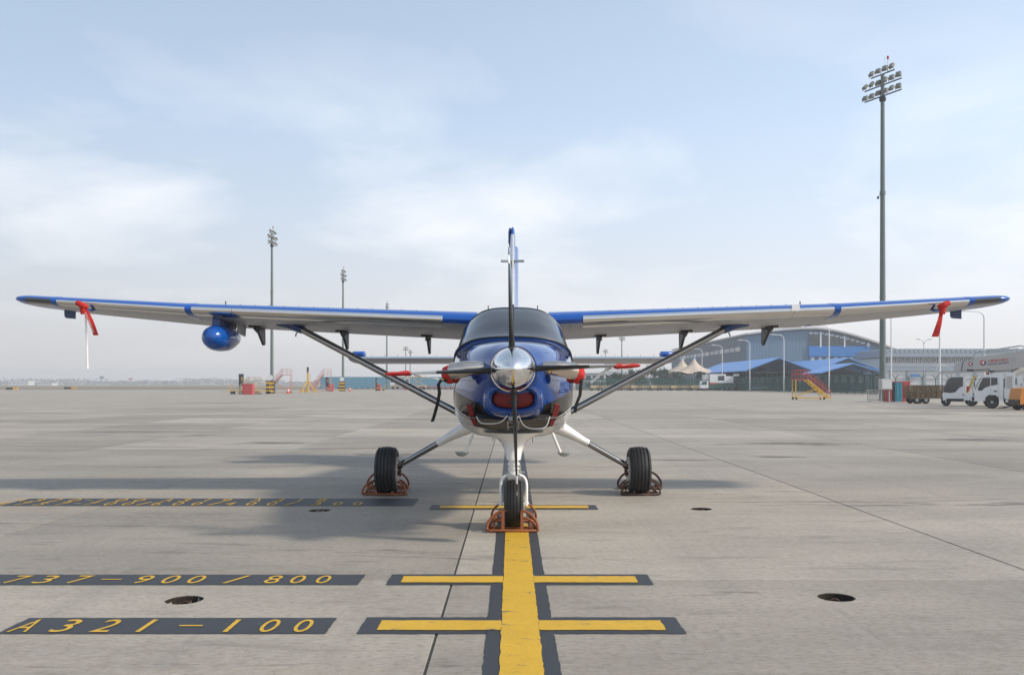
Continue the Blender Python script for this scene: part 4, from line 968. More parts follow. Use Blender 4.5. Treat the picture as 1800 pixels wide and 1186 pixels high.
# blue wall
bw = empty('blue_screen_wall', ((680-900)*300/F, 300, 0), 'long light blue panel wall behind the pale red steps', 'wall'); p = bw.location
for i in range(22): MB().box(V((563-900)*300/F + 2.02*i + 1, 300, 2.05), (1.985, .14, 3.9-.0*i)).build('panel', 'blue_wall', bw)
for i in range(23): MB().bar(V((563-900)*300/F + 2.02*i, 299.85, 0), V((563-900)*300/F+2.02*i, 299.85, .5), .3).build('footing', 'navy', bw)

# ------------------------------------------------------------------ right side: hangar, sheds, terminal
hg = empty('hangar', (69, 262, 0), 'large blue-grey hangar with low curved roof behind the sheds', 'hangar'); HX = 69.0; HYF = 262.0
def zr(x):
    f = (x-HX)/48; return 16.0 + 1.7*sin(min(1, f/.42)*pi/2) if f < .42 else 17.7 - 8.2*((f-.42)/.58)**1.5
xs = [HX+48*i/24 for i in range(25)]
MB().prism([(x, HYF, zr(x)-.3) for x in xs] + [(HX+48, HYF, 0), (HX, HYF, 0)], (0, .6, 0)).build('gable_wall', 'hangar_corr', hg, 0)
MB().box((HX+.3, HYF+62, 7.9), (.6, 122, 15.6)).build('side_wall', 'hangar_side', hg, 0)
MB().loft([[(x, HYF-1.2, zr(x)) for x in xs] + [(x, HYF-1.2, zr(x)+.55) for x in xs[::-1]], [(x, HYF+123, zr(x)) for x in xs] + [(x, HYF+123, zr(x)+.55) for x in xs[::-1]]]).build('roof', 'hangar_roof', hg, 30)
for i in range(14):
    MB().box((HX-.04, HYF+10+7*i, 12.2), (.12, 5.2 if i % 2 else 6.2, 1.2)).build('window', 'wall_pale' if i % 3 else 'glass_dark', hg)
gx0 = (1421-900)*HYF/F; gx1 = (1530-900)*HYF/F
for i in range(12):
    x = gx0 + (gx1-gx0)*(i+.5)/12; zt_ = zr(x)-.7; MB().box((x, HYF-.1, (13+zt_)/2), ((gx1-gx0)/12-.12, .2, zt_-13)).build('window', 'glass_dark', hg)
    MB().box((x, HYF-.14, zt_-.45), ((gx1-gx0)/12-.3, .2, .5)).build('window_head', 'wall_pale', hg)
for px in (1441.5, 1483.5, 1525): x = (px-900)*HYF/F; MB().box((x, HYF-.35, (zr(x)-.6+12.4)/2), (.42,.5,zr(x)-13)).build('pillar', 'frame_white', hg)
MB().box(((gx0+gx1)/2, HYF-.3, 11.2), (gx1-gx0, .4, 3.0)).build('blue_fascia', 'banner_blue', hg)
for i in range(8):
    x = gx0+1.2+ (gx1-gx0)*i/8; MB().box((x, HYF-.12, 8.2), (1.0,.2,2.6)).build('lower_window', 'wall_pale', hg); MB().box((x+.9, HYF-.1, 8.2), (.5,.16,2.6)).build('lower_window', 'hangar_side', hg)
for px in (1507, 1530):
    x = (px-900)*HYF/F; MB().loft([[V(x+1.35*cos(q), HYF-.16-k*.1, 8.1+3.0*sin(q)) for q in [2*pi*i/24 for i in range(24)]] for k in (0, 1)]).build('oval_panel', 'hangar', hg)
# terminal
TY = 232.0; tm = empty('terminal_building', (115, TY, 0), 'long grey-white terminal with a row of small square windows behind the trucks', 'building')
ta, tb = (1552-900)*TY/F, (1830-900)*TY/F
MB().box(((ta+tb)/2, TY+8, 4.2), (tb-ta, 16, 8.4)).build('wall', 'wall_pale', tm)
zt_ = 10.3
MB().box(((ta+tb)/2, TY+7.5, 9.45), (tb-ta+1.5, 18, 1.75)).build('roof_band', 'terminal', tm)
n = 34
for i in range(n): x = ta+(tb-ta)*(i+.5)/n; MB().lathe((x, TY-1.6, 10.25), (0,1,0), [(0,.5),(17,.5)], 10).build('roof_corrugation', 'terminal', tm)
MB().box(((ta+tb)/2, TY-.05, 7.85), (tb-ta, .2, 1.4)).build('window_strip', 'navy', tm)
for i in range(36):
    x = ta+1+(tb-ta-2)*(i+.5)/36
    f = MB().box((x, TY-.2, 7.85), (.78,.16,1.05)).build('window', 'frame_white', tm); MB().box((x, TY-.3, 7.85), (.48,.06,.72)).build('pane', 'glass_dark', f)
MB().box(((ta+tb)/2, TY-.3, 5.6), (tb-ta, .5, 1.1)).build('ledge', 'terminal', tm)
for i in range(9): MB().box((ta+2+4.4*i, TY-.15, 2.6), (.5,.3,4.9)).build('pier', 'terminal', tm)
MB().box(((1607.5-900)*TY/F, TY-.5, 3.75), (2.2,.15,.75)).build('blue_sign', 'banner_blue', tm)
MB().box(((ta+tb)/2, TY-.2, 3.0), (tb-ta-1, .12, .12)).build('string_course', 'terminal', tm)
# blue roofed sheds
def shed(px_r, half, Y, depth, ez, rz_, lb):
    X = (px_r-900)*Y/F; e = empty('open_shed', (X, Y, 0), lb, 'shed', 'open sheds with blue roofs')
    for s in (-1, 1):
        MB().prism([(X, Y-1, rz_), (X+s*(half+.5), Y-1, ez-.15), (X+s*(half+.5), Y-1, ez+.05), (X, Y-1, rz_+.22)], (0, depth+2, 0)).build('roof_slope', 'roof_blue', e)
        n = max(2, int(depth/9))
        for i in range(n+1): MB().bar((X+s*half, Y+depth*i/n, 0), (X+s*half, Y+depth*i/n, ez-.2), .3).build('post', 'dark_steel', e)
        MB().bar((X+s*half, Y, ez-.4), (X, Y, rz_-.25), .22).build('rafter', 'dark_steel', e)
        for f in (.33, .66): MB().bar((X+s*half*f, Y, ez-.4), (X+s*half*f, Y, rz_-.2-(rz_-ez)*f), .14).build('truss_post', 'dark_steel', e)
        MB().bar((X, Y, ez-.4), (X+s*half*.5, Y, (rz_+ez)/2-.3), .14).build('truss_brace', 'dark_steel', e)
    MB().bar((X-half, Y, ez-.4), (X+half, Y, ez-.4), .25).build('tie_beam', 'dark_steel', e)
    MB().box((X, Y+depth, ez/2), (2*half, .2, ez)).build('back_wall', 'hangar_side', e); MB().prism([(X-half, Y+depth-.1, ez-.1), (X+half, Y+depth-.1, ez-.1), (X, Y+depth-.1, rz_-.1)], (0,.15,0)).build('back_gable', 'hangar_side', e)
    for i in range(7): MB().box((X-half+half*2*(i+.5)/7, Y+depth-.3, 2.6), (half*.16, .2, 1.5)).build('back_window', 'wall_pale', e)
shed(1368, 7.45, 206, 55, 4.65, 7.5, 'open blue-roofed shed left of the yellow steps, seen along its slope')
shed(1489, 7.45, 206, 55, 4.65, 7.5, 'open blue-roofed shed partly behind the smaller blue roof')
shed(1497, 6.1, 176, 9, 3.75, 5.5, 'smaller nearer blue-roofed shed right of the yellow steps')
# membrane tents
for i, (px, Y) in enumerate(((1220, 248), (1199, 270))):
    X = (px-900)*Y/F; e = empty('membrane_tent', (X, Y, 0), ['beige peaked membrane canopy left of the first blue roof', 'farther beige membrane canopy behind the right wing strut'][i], 'canopy', 'beige membrane canopies')
    zt_ = H+(HY-630)*Y/F; rs = []
    for f in [i_/10 for i_ in range(11)]:
        r = .3+7.2*f**1.5; z = 4.7+(zt_-4.7)*(1-f)**1.7
        rs.append([V(X+r*cos(q)*(1+.06*f*cos(4*q)), Y+r*sin(q), z+.35*f*f*cos(8*q)) for q in [2*pi*k/32 for k in range(32)]])
    MB().loft(rs, 0, False).build('membrane', 'tent', e, 60)
    MB().lathe((X, Y, zt_-.1), (0,0,1), [(0,.4),(.3,.3),(.5,.1)], 12).build('peak_cap', 'banner_blue', e)
    MB().cyl((X,Y,0), (X,Y,zt_), .16, n=10).build('centre_post', 'lamp_white', e)
    for k in range(6): q = 2*pi*k/6+.3; MB().bar((X+6*cos(q), Y+6*sin(q), 0), (X+5.7*cos(q), Y+5.7*sin(q), 4.9), .18).build('post', 'lamp_white', e)
# pale low guard building + far blocks
gb = empty('guard_house', ((1046-900)*228/F, 228, 0), 'small white two-storey house right of the nose', 'building'); p = gb.location
MB().box(p+V(0,2,2.2), (5.4,4,4.4)).build('wall', 'wall_pale', gb)
for z in (1.2, 3.2):
    for x in (-1.7, 0, 1.7): MB().box(p+V(x,-.02,z), (1.1,.1,1.1)).build('window', 'glass_dark', gb)
MB().box(p+V(0,1.8,4.5), (6,4.8,.3)).build('roof', 'frame_white', gb); MB().box(p+V(0,-.2,2.25), (6,.5,.2)).build('balcony', 'frame_white', gb)
for i, (xa, xb, yt, Y, lb) in enumerate(((1068, 1086, 640, 900, 'far pale tower block right of the nose'), (1088, 1112, 645, 960, 'far wide pale block behind the dark trees'), (1140, 1168, 642, 1000, 'far pale block under the right tail tip'), (14, 50, 669.5, 1300, 'long low white terminal on the far left horizon'), (66, 91, 673, 1150, 'low white hangar on the left horizon'), (770, 800, 664, 700, 'far pale hall just left of the nose'), (742, 768, 666, 800, 'far grey hall left of the nose'))):
    W = (xb-xa)*Y/F; hh = H+(HY-yt)*Y/F; e = empty('far_building', (((xa+xb)/2-900)*Y/F, Y, 0), lb, 'building', 'far buildings on the horizon'); p = e.location
    MB().box(p+V(0,8,hh/2), (W,16,hh)).build('wall', 'wall_pale' if i != 6 else 'hangar', e)
    MB().box(p+V(0,8,hh+.3), (W+1,17,.6)).build('roof', 'hangar_roof', e)
    nn = 5
    for k in range(nn):
        for j in range(max(1, int(hh/6))): MB().box(p+V(-W/2+W*(k+.5)/nn, -.1, 3+j*5.2), (W/nn*.55,.3,2.4)).build('window', 'terminal', e)
# far billboards
for i, (x, yt, yb, Y, m, lb) in enumerate(((179, 661, 665.5, 800, 'terminal', 'grey billboard on a post above the far trees'), (230, 664, 667, 900, 'pale_red', 'small red and white board above the far trees'), (272, 664.5, 669, 850, 'frame_white', 'white and red board above the far trees'))):
    e = empty('billboard', ((x-900)*Y/F, Y, 0), lb, 'billboard', 'far billboards'); p = e.location; z0 = H+(HY-yb)*Y/F; z1 = H+(HY-yt)*Y/F
    MB().box(p+V(0,0,(z0+z1)/2), (4,.4,z1-z0)).build('panel', m, e); MB().bar(p, p+V(0,.3,z0+.2), .4).build('post', 'galv', e)
# street lamps along the service road
def street_lamp():
    r = empty('street_lamp'); MB().tube([(0,0,0),(0,0,5.5),(0,0,10.2)] + [(-.9*(1-cos(a)), 0, 10.2+.9*sin(a)) for a in [pi/2*i/6 for i in range(1, 7)]] + [(-1.9,0,11.15)], [.12,.095,.08]+[.065]*7, 10).build('pole', 'lamp_white', r, 60)
    MB().loft([[V(x, w*cos(q), 11.17+hh*sin(q)) for q in [2*pi*k/10 for k in range(10)]] for x, w, hh in ((-1.7,.06,.05),(-1.9,.16,.09),(-2.5,.17,.09),(-2.7,.06,.04))]).build('lamp_head', 'lamp_white', r, 60)
    MB().box((0,0,.2), (.4,.4,.4)).build('foot', 'galv', r); return r
l0 = street_lamp()
for i, (px, Y) in enumerate(((1234, 243), (1269.5, 220), (1318, 195), (1378, 173), (1457.5, 146), (1566.5, 122), (1652, 108), (1730, 98))):
    c = l0 if i == 0 else copy_tree(l0)
    place(c, (px-900)*Y/F, Y, 0, 0, 'white curved-arm street lamp, %s from left' % ['first','second','third','fourth','fifth','sixth','seventh','eighth'][i]); tag(c, None, 'street lamp', 'street lamps along the service road')
    if i > 4: c.scale = (1, 1, 1.05 if i < 7 else .86)
dl_ = empty('double_street_lamp', ((1624-900)*190/F, 190, 0), 'slim double-armed street lamp in front of the terminal', 'street lamp'); p = dl_.location
MB().tube([p, p+V(0,0,10.6)], [.1,.06], 10).build('pole', 'galv', dl_)
for s in (-1, 1): MB().tube([p+V(0,0,10.2), p+V(s*.5,0,10.9), p+V(s*1.1,0,11.1)], .05, 8).build('arm', 'galv', dl_); MB().box(p+V(s*1.3,0,11.12), (.7,.25,.12)).build('lamp_head', 'lamp_box', dl_)
# green mesh fence
fe = empty('mesh_fence', (40, 222, 0), 'long green mesh fence in front of the sheds and trees', 'fence')
pp = MB().bar((0,0,0), (0,0,3.1), .1).mesh('post', 'fence_green'); pn = MB().box((1.5,0,1.55), (2.9,.03,2.8)).mesh('mesh_panel', 'green_net'); rl = MB().bar((0,0,3.0),(3,0,3.0),.07).bar((0,0,.12),(3,0,.12),.07).mesh('rail', 'fence_green')
runs = [((16, 223), (53.5, 223), 12), ((53.5, 223), (53.5, 130), 31)]
for (xa, ya), (xb, yb2), n in runs:
    for i in range(n):
        f = i/n; x, y = xa+(xb-xa)*f, ya+(yb2-ya)*f; rz_ = atan2(yb2-ya, xb-xa)
        for me, nm in ((pp, 'post'), (pn, 'mesh_panel'), (rl, 'rail')): inst(me, nm, fe, V(x, y, 0)-fe.location, rz_)
sf = empty('security_fence', (60, 116, 0), 'steel fence with Y-shaped tops behind the caged cart', 'fence')
yp = MB().bar((0,0,0),(0,0,2.3),.09).bar((0,0,2.3),(-.4,0,2.75),.07).bar((0,0,2.3),(.4,0,2.75),.07).mesh('post', 'fence_green')
wr = MB()
for z in (2.72, 2.5): wr.bar((0,0,z),(1.75,0,z),.02)
for z in (.15, 1.1, 2.25): wr.bar((0,0,z),(1.75,0,z),.04)
for i in range(12): wr.bar((.14*i,0,.1),(.14*i,0,2.2),.015)
wr = wr.mesh('wire_panel', 'dark_steel')
for i in range(12):
    for me, nm in ((yp, 'post'), (wr, 'wire_panel')): inst(me, nm, sf, V(50.4+1.75*i, 117, 0)-sf.location)
# crowd barrier
cbar = empty('crowd_barrier', ((1543-900)*79/F, 79, 0), 'low galvanised barrier beside the red and teal panels', 'barrier'); p = cbar.location
for z in (.15, 1.05): MB().bar(p+V(-.9,0,z), p+V(.9,0,z), .05).build('rail', 'galv', cbar)
for i in range(14): MB().bar(p+V(-.9+1.8*i/13,0,.15), p+V(-.9+1.8*i/13,0,1.05), .028 if i % 13 else .05).build('bar', 'galv', cbar)
for x in (-.75, .75): MB().bar(p+V(x,-.3,.02), p+V(x,.3,.02), .05).build('foot', 'galv', cbar)
# mast control box, red/teal container
mb_ = empty('control_box', ((1552-900)*78/F, 77.5, 0), 'pale grey control box at the foot of the tall right mast', 'cabinet'); p = mb_.location
MB().box(p+V(0,0,1.55), (.95,.6,.95)).build('box', 'panel_grey', mb_); MB().box(p+V(0,-.31,1.55), (.8,.03,.8)).build('door', 'wall_pale', mb_)
for x in (-.35, .35): MB().bar(p+V(x,0,0), p+V(x,0,1.1), .09).build('leg', 'galv', mb_)
ct = empty('striped_container', ((1581.5-900)*78/F, 78, 0), 'red, black and teal striped steel container right of the tall mast', 'container'); p = ct.location
for x, w, m in ((-.83, .32, 'red_paint'), (-.53, .26, 'navy'), (-.09, .60, 'teal_paint'), (.57, .70, 'red_paint')):
    MB().box(p+V(x,.6,.88), (w-.01,1.2,1.7)).build('panel', m, ct)
    for k in (-.25, .25): MB().bar(p+V(x+k*w,-.015,.12), p+V(x+k*w,-.015,1.65), .03).build('rib', m, ct)
MB().box(p+V(.03,.6,1.76), (1.95,1.26,.06)).build('lid', 'red_paint', ct)
# caged cart
cg = empty('caged_cart', ((1632-900)*71/F, 71, 0), 'brown mesh caged cart with twin wheels left of the trucks', 'cart'); p = cg.location
MB().box(p+V(0,.5,.46), (3.0,1.4,.12)).build('deck', 'brown_mesh', cg)
for y in (-.2, 1.2): MB().box(p+V(0,y,.98), (2.9,.03,.9)).build('mesh_side', 'brown_net', cg)
for i in range(8):
    for y in (-.22, 1.22): MB().bar(p+V(-1.45+.414*i,y,.5), p+V(-1.45+.414*i,y,1.48), .04).build('stake', 'brown_mesh', cg)
for y in (-.22, 1.22):
    for z in (.95, 1.46): MB().bar(p+V(-1.45,y,z), p+V(1.45,y,z), .04).build('rail', 'brown_mesh', cg)
for i in range(6): MB().box(p+V(-1.1+.42*i,.5,.75), (.36,.9,.4+.15*(i%3))).build('load', 'tan' if i % 2 else 'brown_mesh', cg)
for x in (-.98, -.25):
    for y in (-.15, 1.0): 
        wv = MB().lathe(p+V(x,y,.30), (0,1,0), [(0,.25),(.03,.30),(.17,.30),(.2,.25)], 18).build('wheel', 'rubber', cg); MB().lathe(p+V(x,y-.01,.30), (0,1,0), [(0,.13),(.02,.12)], 12).build('hub', 'galv', wv)

# ------------------------------------------------------------------ trucks
def wheel(c, r, w, parent):
    o = MB().lathe(c-V(0,w/2,0), (0,1,0), [(0,r*.6),(0,r*.9),(w*.15,r),(w*.85,r),(w,r*.9),(w,r*.6)], 26).build('wheel', 'rubber', parent, 30)
    MB().lathe(c-V(0,w/2+.01,0), (0,1,0), [(.04,r*.62),(0,r*.58),(.03,r*.5),(.06,r*.3),(.0,r*.22),(-.02,0)], 20).build('rim', 'galv', o, 30); return o
def truck_a():
    """light white cab, nose towards -x; z up"""
    e = empty('service_truck')
    side = [(0,.55),(.02,.95),(.10,1.22),(.46,2.02),(.60,2.14),(1.62,2.16),(1.66,2.08),(1.66,.50),(.0,.45)]
    cabm = MB(); cabm.prism([(x, -.9, z) for x, z in side], (0,1.8,0)); cab = cabm.build('cab', 'truck_white', e, 25)
    for y in (-.905, .905):
        s = -1 if y < 0 else 1
        MB().prism([(.22,y,1.26),(.50,y,1.95),(.92,y,1.98),(.92,y,1.45),(.62,y,1.32),(.45,y,1.14),(.25,y,1.14)], (0,s*.012,0)).build('side_window', 'glass_dark', cab)
        MB().prism([(.97,y,1.46),(.97,y,1.97),(1.33,y,1.96),(1.33,y,1.52)], (0,s*.012,0)).build('side_window', 'glass_dark', cab)
        MB().box((1.22,y+s*.02,1.1), (.17,.03,.07)).build('door_handle', 'black', cab)
        for a, b_ in (((.95,y,.62),(.95,y,1.4)), ((1.40,y,.62),(1.40,y,2.0)), ((.2,y,.75),(1.6,y,.75))): MB().bar(a, b_, .012, .012).build('door_seam', 'panel_grey', cab)
    MB().prism([(.085,-.8,1.25),(.44,-.8,2.0),(.44,.8,2.0),(.085,.8,1.25)], (-.012,0,.006)).build('windscreen', 'glass_dark', cab)
    MB().box((-.03,0,.62), (.12,1.8,.22)).build('bumper', 'black', e)
    for y in (-.65,.65): MB().box((-.005,y,.88), (.06,.32,.16)).build('headlight', 'lens', cab)
    MB().bar((.12,-.95,1.85),(.02,-1.1,1.75),.03).box((.02,-1.12,1.55),(.06,.05,.35)).build('mirror', 'black', cab)
    MB().box((2.9,0,.62), (4.4,1.0,.22)).build('chassis', 'dark_steel', e)
    MB().prism([(.62,-.92,.42),(.66,-.92,.70),(.82,-.92,.86),(1.22,-.92,.86),(1.38,-.92,.70),(1.42,-.92,.42)], (0,.03,0)).build('wheel_arch', 'black', e)
    for x in (1.02, 4.1):
        for y in (-.78,.78): wheel(V(x,y,.40), .40, .26, e)
    return e
def logo(parent, c, r, y):
    d = MB().lathe(c, (0,-1,0), [(0,r),(.012,r)], 28).build('emblem', 'text_red', parent)
    MB().prism([c+V(r*cos(q),-.014,r*sin(q)) for q in [pi*.5+pi*i/14 for i in range(15)]][:0] + [c+V(r*.98*cos(q),-.014,r*.98*sin(q)) for q in [-pi*.62+pi*.9*i/14 for i in range(15)]], (0,-.003,0)).build('emblem_field', 'text_navy', parent)
    MB().prism([c+V(-.6*r,-.019,.05*r), c+V(.05*r,-.019,.62*r), c+V(.62*r,-.019,.52*r), c+V(.1*r,-.019,.15*r), c+V(.55*r,-.019,-.2*r), c+V(.15*r,-.019,-.6*r)], (0,-.003,0)).build('emblem_bird', 'text_white', parent)
def put_text(body, mk_, parent, c, h, w):
    me = text_mesh(body, mk_, 'lettering', h, w); o = bpy.data.objects.new('lettering', me); COL.objects.link(o); o.parent = parent
    o.location = V(c)-V(0,0,0); o.rotation_euler = (pi/2, 0, 0); return o
ta_ = truck_a(); tag(ta_, None, 'truck', 'white airport service trucks')
# superstructure: rotating column, long grey box with rails
MB().box((2.05,-.55,1.35), (.55,.6,1.9)).build('column', 'truck_white', ta_); MB().box((2.0,-.88,1.6), (.3,.05,.9)).build('column_panel', 'panel_grey', ta_)
MB().box((2.5,0,.95), (1.6,1.9,.62)).build('tool_box', 'truck_white', ta_)
MB().box((4.0,0,1.15), (2.6,1.9,.9)).build('rear_body', 'truck_white', ta_)
MB().tube([(2.2,-.5,2.2),(2.6,-.4,2.35),(3.2,-.3,2.45)], [.28,.24,.2], 12).build('boom_joint', 'panel_grey', ta_)
MB().cyl((.8,-.3,2.16),(.8,-.3,2.3),.08, n=12).build('beacon', 'red_paint', ta_)
bx0, bx1 = -.02, 3.1
bp = MB().prism([(bx0,-.95,2.38),(bx0+.04,-.95,3.28),(bx1-.25,-.95,3.62),(bx1,-.95,3.55),(bx1,-.95,2.98),(bx1-.45,-.95,2.66),(bx0+.6,-.95,2.40)], (0,1.5,0)).build('boom_box', 'panel_grey', ta_, 20)
MB().tube([(-.42,-.9,2.45),(0,-.9,2.44),(.9,-.9,2.5)], .06, 8).build('boom_nose', 'black', ta_)
for y in (-.9, .5):
    MB().tube([(bx0+.05,y,3.25),(bx0+.06,y,3.48),(bx0+.2,y,3.6),(bx1-.5,y,3.98),(bx1-.25,y,3.95),(bx1-.15,y,3.6)], .025, 8).build('handrail', 'galv', ta_)
    MB().tube([(bx0+.5,y,3.33),(bx0+.52,y,3.5),(bx0+.7,y,3.55),(bx1-.6,y,3.8)], .02, 8).build('handrail', 'galv', ta_)
logo(bp, V(.52,-.955,2.92), .17, 0)
R_ = radians(5.5)
o = put_text('中國東方航空', 'text_red', bp, (1.36,-.962,3.06), .2, 1.15); o.rotation_euler = (pi/2, -R_, 0)
o = put_text('CHINA EASTERN', 'text_navy', bp, (1.37,-.962,2.86), .13, 1.15); o.rotation_euler = (pi/2, -R_, 0)
MB().tube([(2.2+.13*cos(q),-.955,3.12+.13*sin(q)) for q in [2*pi*i/16 for i in range(17)]], .008, 5).build('round_mark', 'galv', bp); MB().box((2.2,-.955,3.12), (.12,.01,.02)).box((2.2,-.956,3.12), (.02,.012,.12)).build('round_mark', 'galv', bp)
put_text('SERVICE', 'text_navy', ta_, (.42,-.92,1.06), .05, .4) if False else None
place(ta_, (1713.5-900)*56.4/F+.75, 58.0, 0, radians(-26), 'white service truck carrying a long lettered grey boom box, nearest at right')
tb_ = empty('service_truck', (0,0,0), None, 'truck', 'white airport service trucks')
prof = [(0,.40),(0,.85),(.10,1.15),(.30,1.85),(.50,2.08),(1.38,2.12),(1.46,2.05),(1.46,.9),(3.2,.86),(3.2,.42)]
c_ = MB().prism([(x,-.95,z) for x, z in prof], (0,1.9,0)).build('cab', 'truck_white', tb_, 25)
for y, s in ((-.955,-1),(.955,1)): MB().prism([(.06,y,.98),(.12,y,1.24),(.34,y,1.86),(.52,y,2.04),(1.30,y,2.06),(1.30,y,1.42),(1.05,y,1.28),(.80,y,.98),(.5,y,.92)], (0,s*.015,0)).build('side_window', 'glass_dark', c_)
MB().prism([(-.005,-.85,.95),(.29,-.85,1.86),(.46,-.85,2.06),(.46,.85,2.06),(.29,.85,1.86),(-.005,.85,.95)], (-.012,0,.006)).build('windscreen', 'glass_dark', c_)
MB().box((-.03,0,.55), (.14,1.9,.2)).build('bumper', 'black', tb_); MB().box((.8,-.96,.42), (1.1,.03,.2)).build('side_skirt', 'black', tb_)
for x, r in ((.12,.30), (1.75,.40), (2.9,.36)):
    for y in (-.8,.8): wheel(V(x+.1,y,r), r, .25, tb_)
MB().bar((1.55,-.7,.95),(2.05,-.7,2.1), .14).build('lift_strut', 'yellow_paint', tb_)
MB().cyl((1.62,-.8,1.05),(1.62,-.8,1.4),.09, n=10).build('extinguisher', 'red_paint', tb_)
MB().box((2.6,0,1.35), (1.3,1.6,1.0)).build('equipment_box', 'truck_white', tb_)
MB().prism([(-.25,-.7,2.30),(2.9,-.7,2.42),(2.9,-.7,2.62),(-.25,-.7,2.40)], (0,1.4,0)).build('conveyor_frame', 'panel_grey', tb_)
b2 = MB().prism([(.72,-.7,2.44),(.86,-.7,3.12),(3.1,-.7,3.42),(3.1,-.7,2.6)], (0,1.3,0)).build('boom_box', 'panel_grey', tb_)
for x in (1.25,): MB().bar((x-.05,-.72,2.47), (x+.07,-.72,3.17), .03).build('panel_seam', 'navy', b2)
logo(b2, V(1.78,-.705,2.98), .14, 0); put_text('中', 'text_red', b2, (2.12,-.712,3.08), .14, .16)
MB().tube([(-.4,-.6,2.5),(-.35,-.6,3.0),(.0,-.6,2.9),(.72,-.6,2.62)], .03, 8).build('guard_rail', 'lamp_white', tb_); MB().bar((-.35,-.6,2.4),(-.35,-.6,3.0),.04).bar((.5,-.6,2.4),(.5,-.6,3.05),.04).build('guard_post', 'lamp_white', tb_)
logo(tb_, V(1.32,-.957,.80), .07, 0)
place(tb_, (1657-900)*62.5/F+.95, 64.5, 0, radians(-25), 'white truck with wraparound dark cab glass and conveyor, left of the lettered truck')
# third white truck and orange tug at the frame edge
tc_ = copy_tree(ta_); place(tc_, (1790-900)*60/F, 63, 0, radians(-26), 'white truck at the right frame edge behind the orange tug')
og = empty('baggage_tug', ((1803-900)*53/F, 53.2, 0), 'orange tug cut off by the right frame edge', 'tug'); p = og.location
MB().prism([p+V(-.55,-.6,.35), p+V(-.55,-.6,.78), p+V(-.45,-.6,1.3), p+V(.2,-.6,1.35), p+V(.3,-.6,.9), p+V(1.8,-.6,.85), p+V(1.8,-.6,.35)], (0,1.2,0)).build('body', 'orange', og)
MB().box(p+V(.9,0,1.3), (.6,1.0,.9)).build('seat', 'black', og); MB().box(p+V(-.57,0,.5), (.1,1.1,.25)).build('bumper', 'black', og)
for x in (-.1, 1.4):
    for y in (-.5,.5): wheel(p+V(x,y,.30), .30, .2, og)
MB().bar(p+V(-.6,-.2,.28), p+V(-1.6,-.1,.10), .06).build('tow_bar', 'black', og)
pe = None
# catering truck behind lamp posts
kt = empty('box_truck', ((1266-900)*208/F, 212, 0), 'white and green box truck parked before the first blue-roofed shed', 'truck'); p = kt.location
MB().box(p+V(1.0,0,2.9), (5.6,2.3,2.1)).build('box_body', 'truck_white', kt); MB().box(p+V(.9,-1.17,3.0), (1.5,.04,1.1)).build('window', 'glass_dark', kt); MB().box(p+V(3.6,-1.0,3.7), (3.2,.3,.5)).build('canopy', 'truck_white', kt)
MB().box(p+V(1.2,0,1.2), (6.4,2.2,1.2)).build('underbody', 'fence_green', kt); MB().box(p+V(-.9,-1.12,1.75), (1.6,.06,.35)).build('red_stripe', 'orange_red', kt)
MB().prism([p+V(-4.0,-1.1,.6), p+V(-4.0,-1.1,1.3), p+V(-3.6,-1.1,2.3), p+V(-2.1,-1.1,2.4), p+V(-2.1,-1.1,.6)], (0,2.2,0)).build('cab', 'truck_white', kt); MB().prism([p+V(-3.85,-1.12,1.4), p+V(-3.5,-1.12,2.2), p+V(-2.5,-1.12,2.25), p+V(-2.5,-1.12,1.4)], (0,.01,0)).build('cab_window', 'fence_green', kt)
MB().box(p+V(-2.6,0,3.2), (1.3,1.6,1.2)).build('roof_rack', 'wall_pale', kt); MB().bar(p+V(-3.2,-.9,2.4), p+V(-2.4,-.9,4.4), .16).build('lift_arm', 'wall_pale', kt)
for x in (-3.1, 2.3, 3.4):
    for y in (-.95,.95): wheel(p+V(x,y,.5), .5, .3, kt)
pcar = empty('parked_car', ((1352-900)*205/F, 214, 0), 'small white car parked under the first blue-roofed shed', 'car'); p = pcar.location
MB().prism([p+V(x,-.8,z) for x, z in ((-2,.35),(-2.05,.8),(-1.3,.95),(-.7,1.45),(.7,1.48),(1.5,.98),(2.05,.9),(2.05,.35))], (0,1.6,0)).build('body', 'truck_white', pcar, 30)
MB().prism([p+V(x,-.815,z) for x, z in ((-1.05,.98),(-.62,1.38),(.65,1.4),(1.2,.98))], (0,.01,0)).build('window', 'glass_dark', pcar)
for x in (-1.3, 1.3):
    for y in (-.72,.72): wheel(p+V(x,y,.32), .32, .2, pcar)

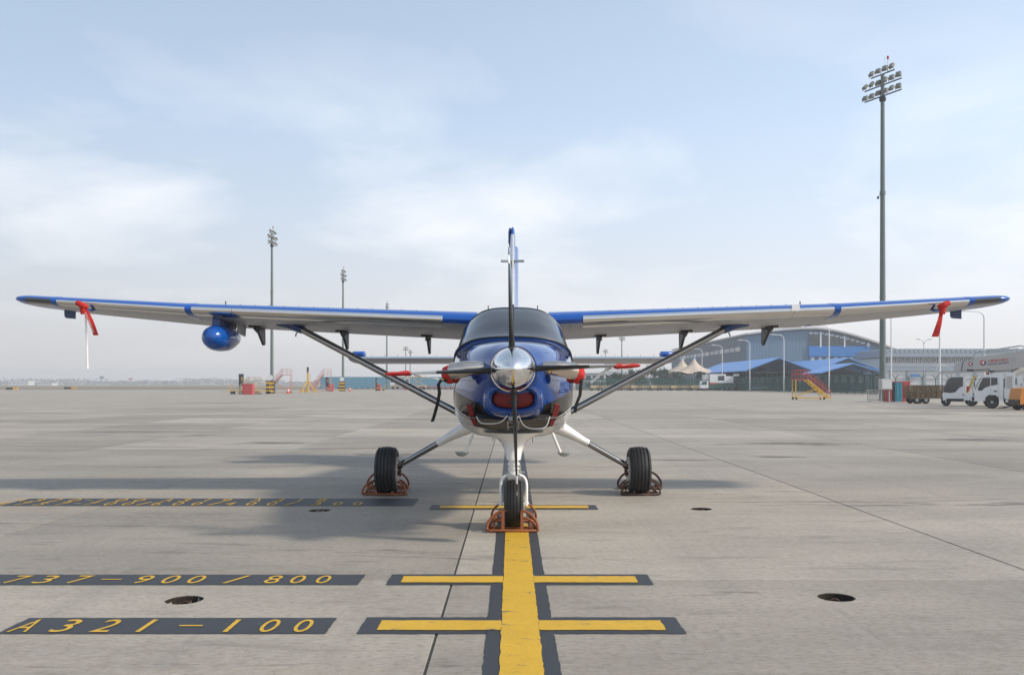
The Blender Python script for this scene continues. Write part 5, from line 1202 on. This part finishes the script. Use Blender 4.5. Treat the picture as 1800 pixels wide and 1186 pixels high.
# ------------------------------------------------------------------ trees
def tree(px, Y, hgt, wid, lb, seed):
    rnd = random.Random(seed); X = (px-900)*Y/F
    e = empty('evergreen_tree', (X, Y, 0), lb, 'tree', 'dark evergreen trees behind the fence'); t = MB()
    t.tube([(X,Y,0),(X+.1,Y,hgt*.35),(X-.05,Y,hgt*.75)], [.22,.16,.06], 8)
    for k in range(6): q = k*1.05; t.tube([(X,Y,hgt*(.25+.07*k)), (X+wid*.35*cos(q), Y+wid*.35*sin(q), hgt*(.4+.07*k))], [.08,.03], 6)
    t.build('trunk', 'bark', e)
    c = MB(); cl = [(rnd.uniform(-1,1), rnd.uniform(-1,1), rnd.uniform(.25,1)) for _ in range(22)]
    for _ in range(1500):
        a = rnd.choice(cl); q = V(a[0]*wid*.42*(1.25-a[2]*.7)+rnd.gauss(0,.42), a[1]*wid*.42*(1.25-a[2]*.7)+rnd.gauss(0,.42), a[2]*hgt*.92+rnd.gauss(0,.38))
        if q.z > hgt*1.03 or q.z < .3: continue
        n = V(rnd.gauss(0,1), rnd.gauss(0,1), rnd.gauss(0,1)).normalized(); u = n.orthogonal().normalized()*rnd.uniform(.12,.3); w_ = n.cross(u)*rnd.uniform(.5,.9)
        b_ = V(X,Y,0)+q; c.add([b_-u, b_+w_, b_+u, b_-w_], [(0,1,2,3)])
    cr = c.build('crown', 'leaf', e, 0)
names = ['leftmost dark tree behind the guard house', 'second dark tree right of the guard house', 'dark tree behind the right propeller tip', 'tall dark tree left of the wing strut', 'broad dark tree crossed by the wing strut', 'dark tree below the right tail tip', 'dark tree left of the beige canopies']
for i, (px, h_, w_) in enumerate(((1066, 4.2, 4), (1084, 4.6, 4.5), (1108, 5.4, 5), (1128, 6.0, 5), (1150, 5.7, 5.5), (1170, 5.9, 5), (1188, 4.8, 4.5))): tree(px, 238+3*(i % 3), h_, w_, names[i], 20+i)
# far wood on the horizon: one mass
rnd = random.Random(5); c = MB()
for i in range(20000):
    x = rnd.uniform(-1150, 900); y = 1550+rnd.uniform(-60, 120); hh = 8.5+2.2*sin(x*.021)+1.6*sin(x*.057+1)+1.2*sin(x*.13); z = rnd.uniform(0, hh)
    r = rnd.uniform(.6, 1.5); n = V(rnd.gauss(0,.6), -1, rnd.gauss(0,.6)).normalized(); u = n.orthogonal().normalized()*r; w_ = n.cross(u)
    b_ = V(x, y, z+.3); c.add([b_-u, b_-w_*.8, b_+u, b_+w_*.8], [(0,1,2,3)])
tag(c.build('far_wood', 'far_wood', None, 0), 'hazy band of far trees along the horizon', 'wood', kind='stuff')

# ------------------------------------------------------------------ haze
hz = MB().box((0, 1250, 19), (6000, 3400, 40.2)).build('haze', 'white', None, 0)
hm = bpy.data.materials.new('haze_air'); hm.use_nodes = True; t = hm.node_tree; t.nodes.clear()
pvn = nd(t, 'ShaderNodeVolumePrincipled'); pvn.inputs['Color'].default_value = (.86, .89, .93, 1); pvn.inputs['Density'].default_value = .00055; pvn.inputs['Anisotropy'].default_value = .2
mo = nd(t, 'ShaderNodeOutputMaterial'); t.links.new(pvn.outputs[0], mo.inputs['Volume'])
hz.data.materials.clear(); hz.data.materials.append(hm); tag(hz, 'thin pale haze filling the air over the airfield', 'haze', kind='stuff')
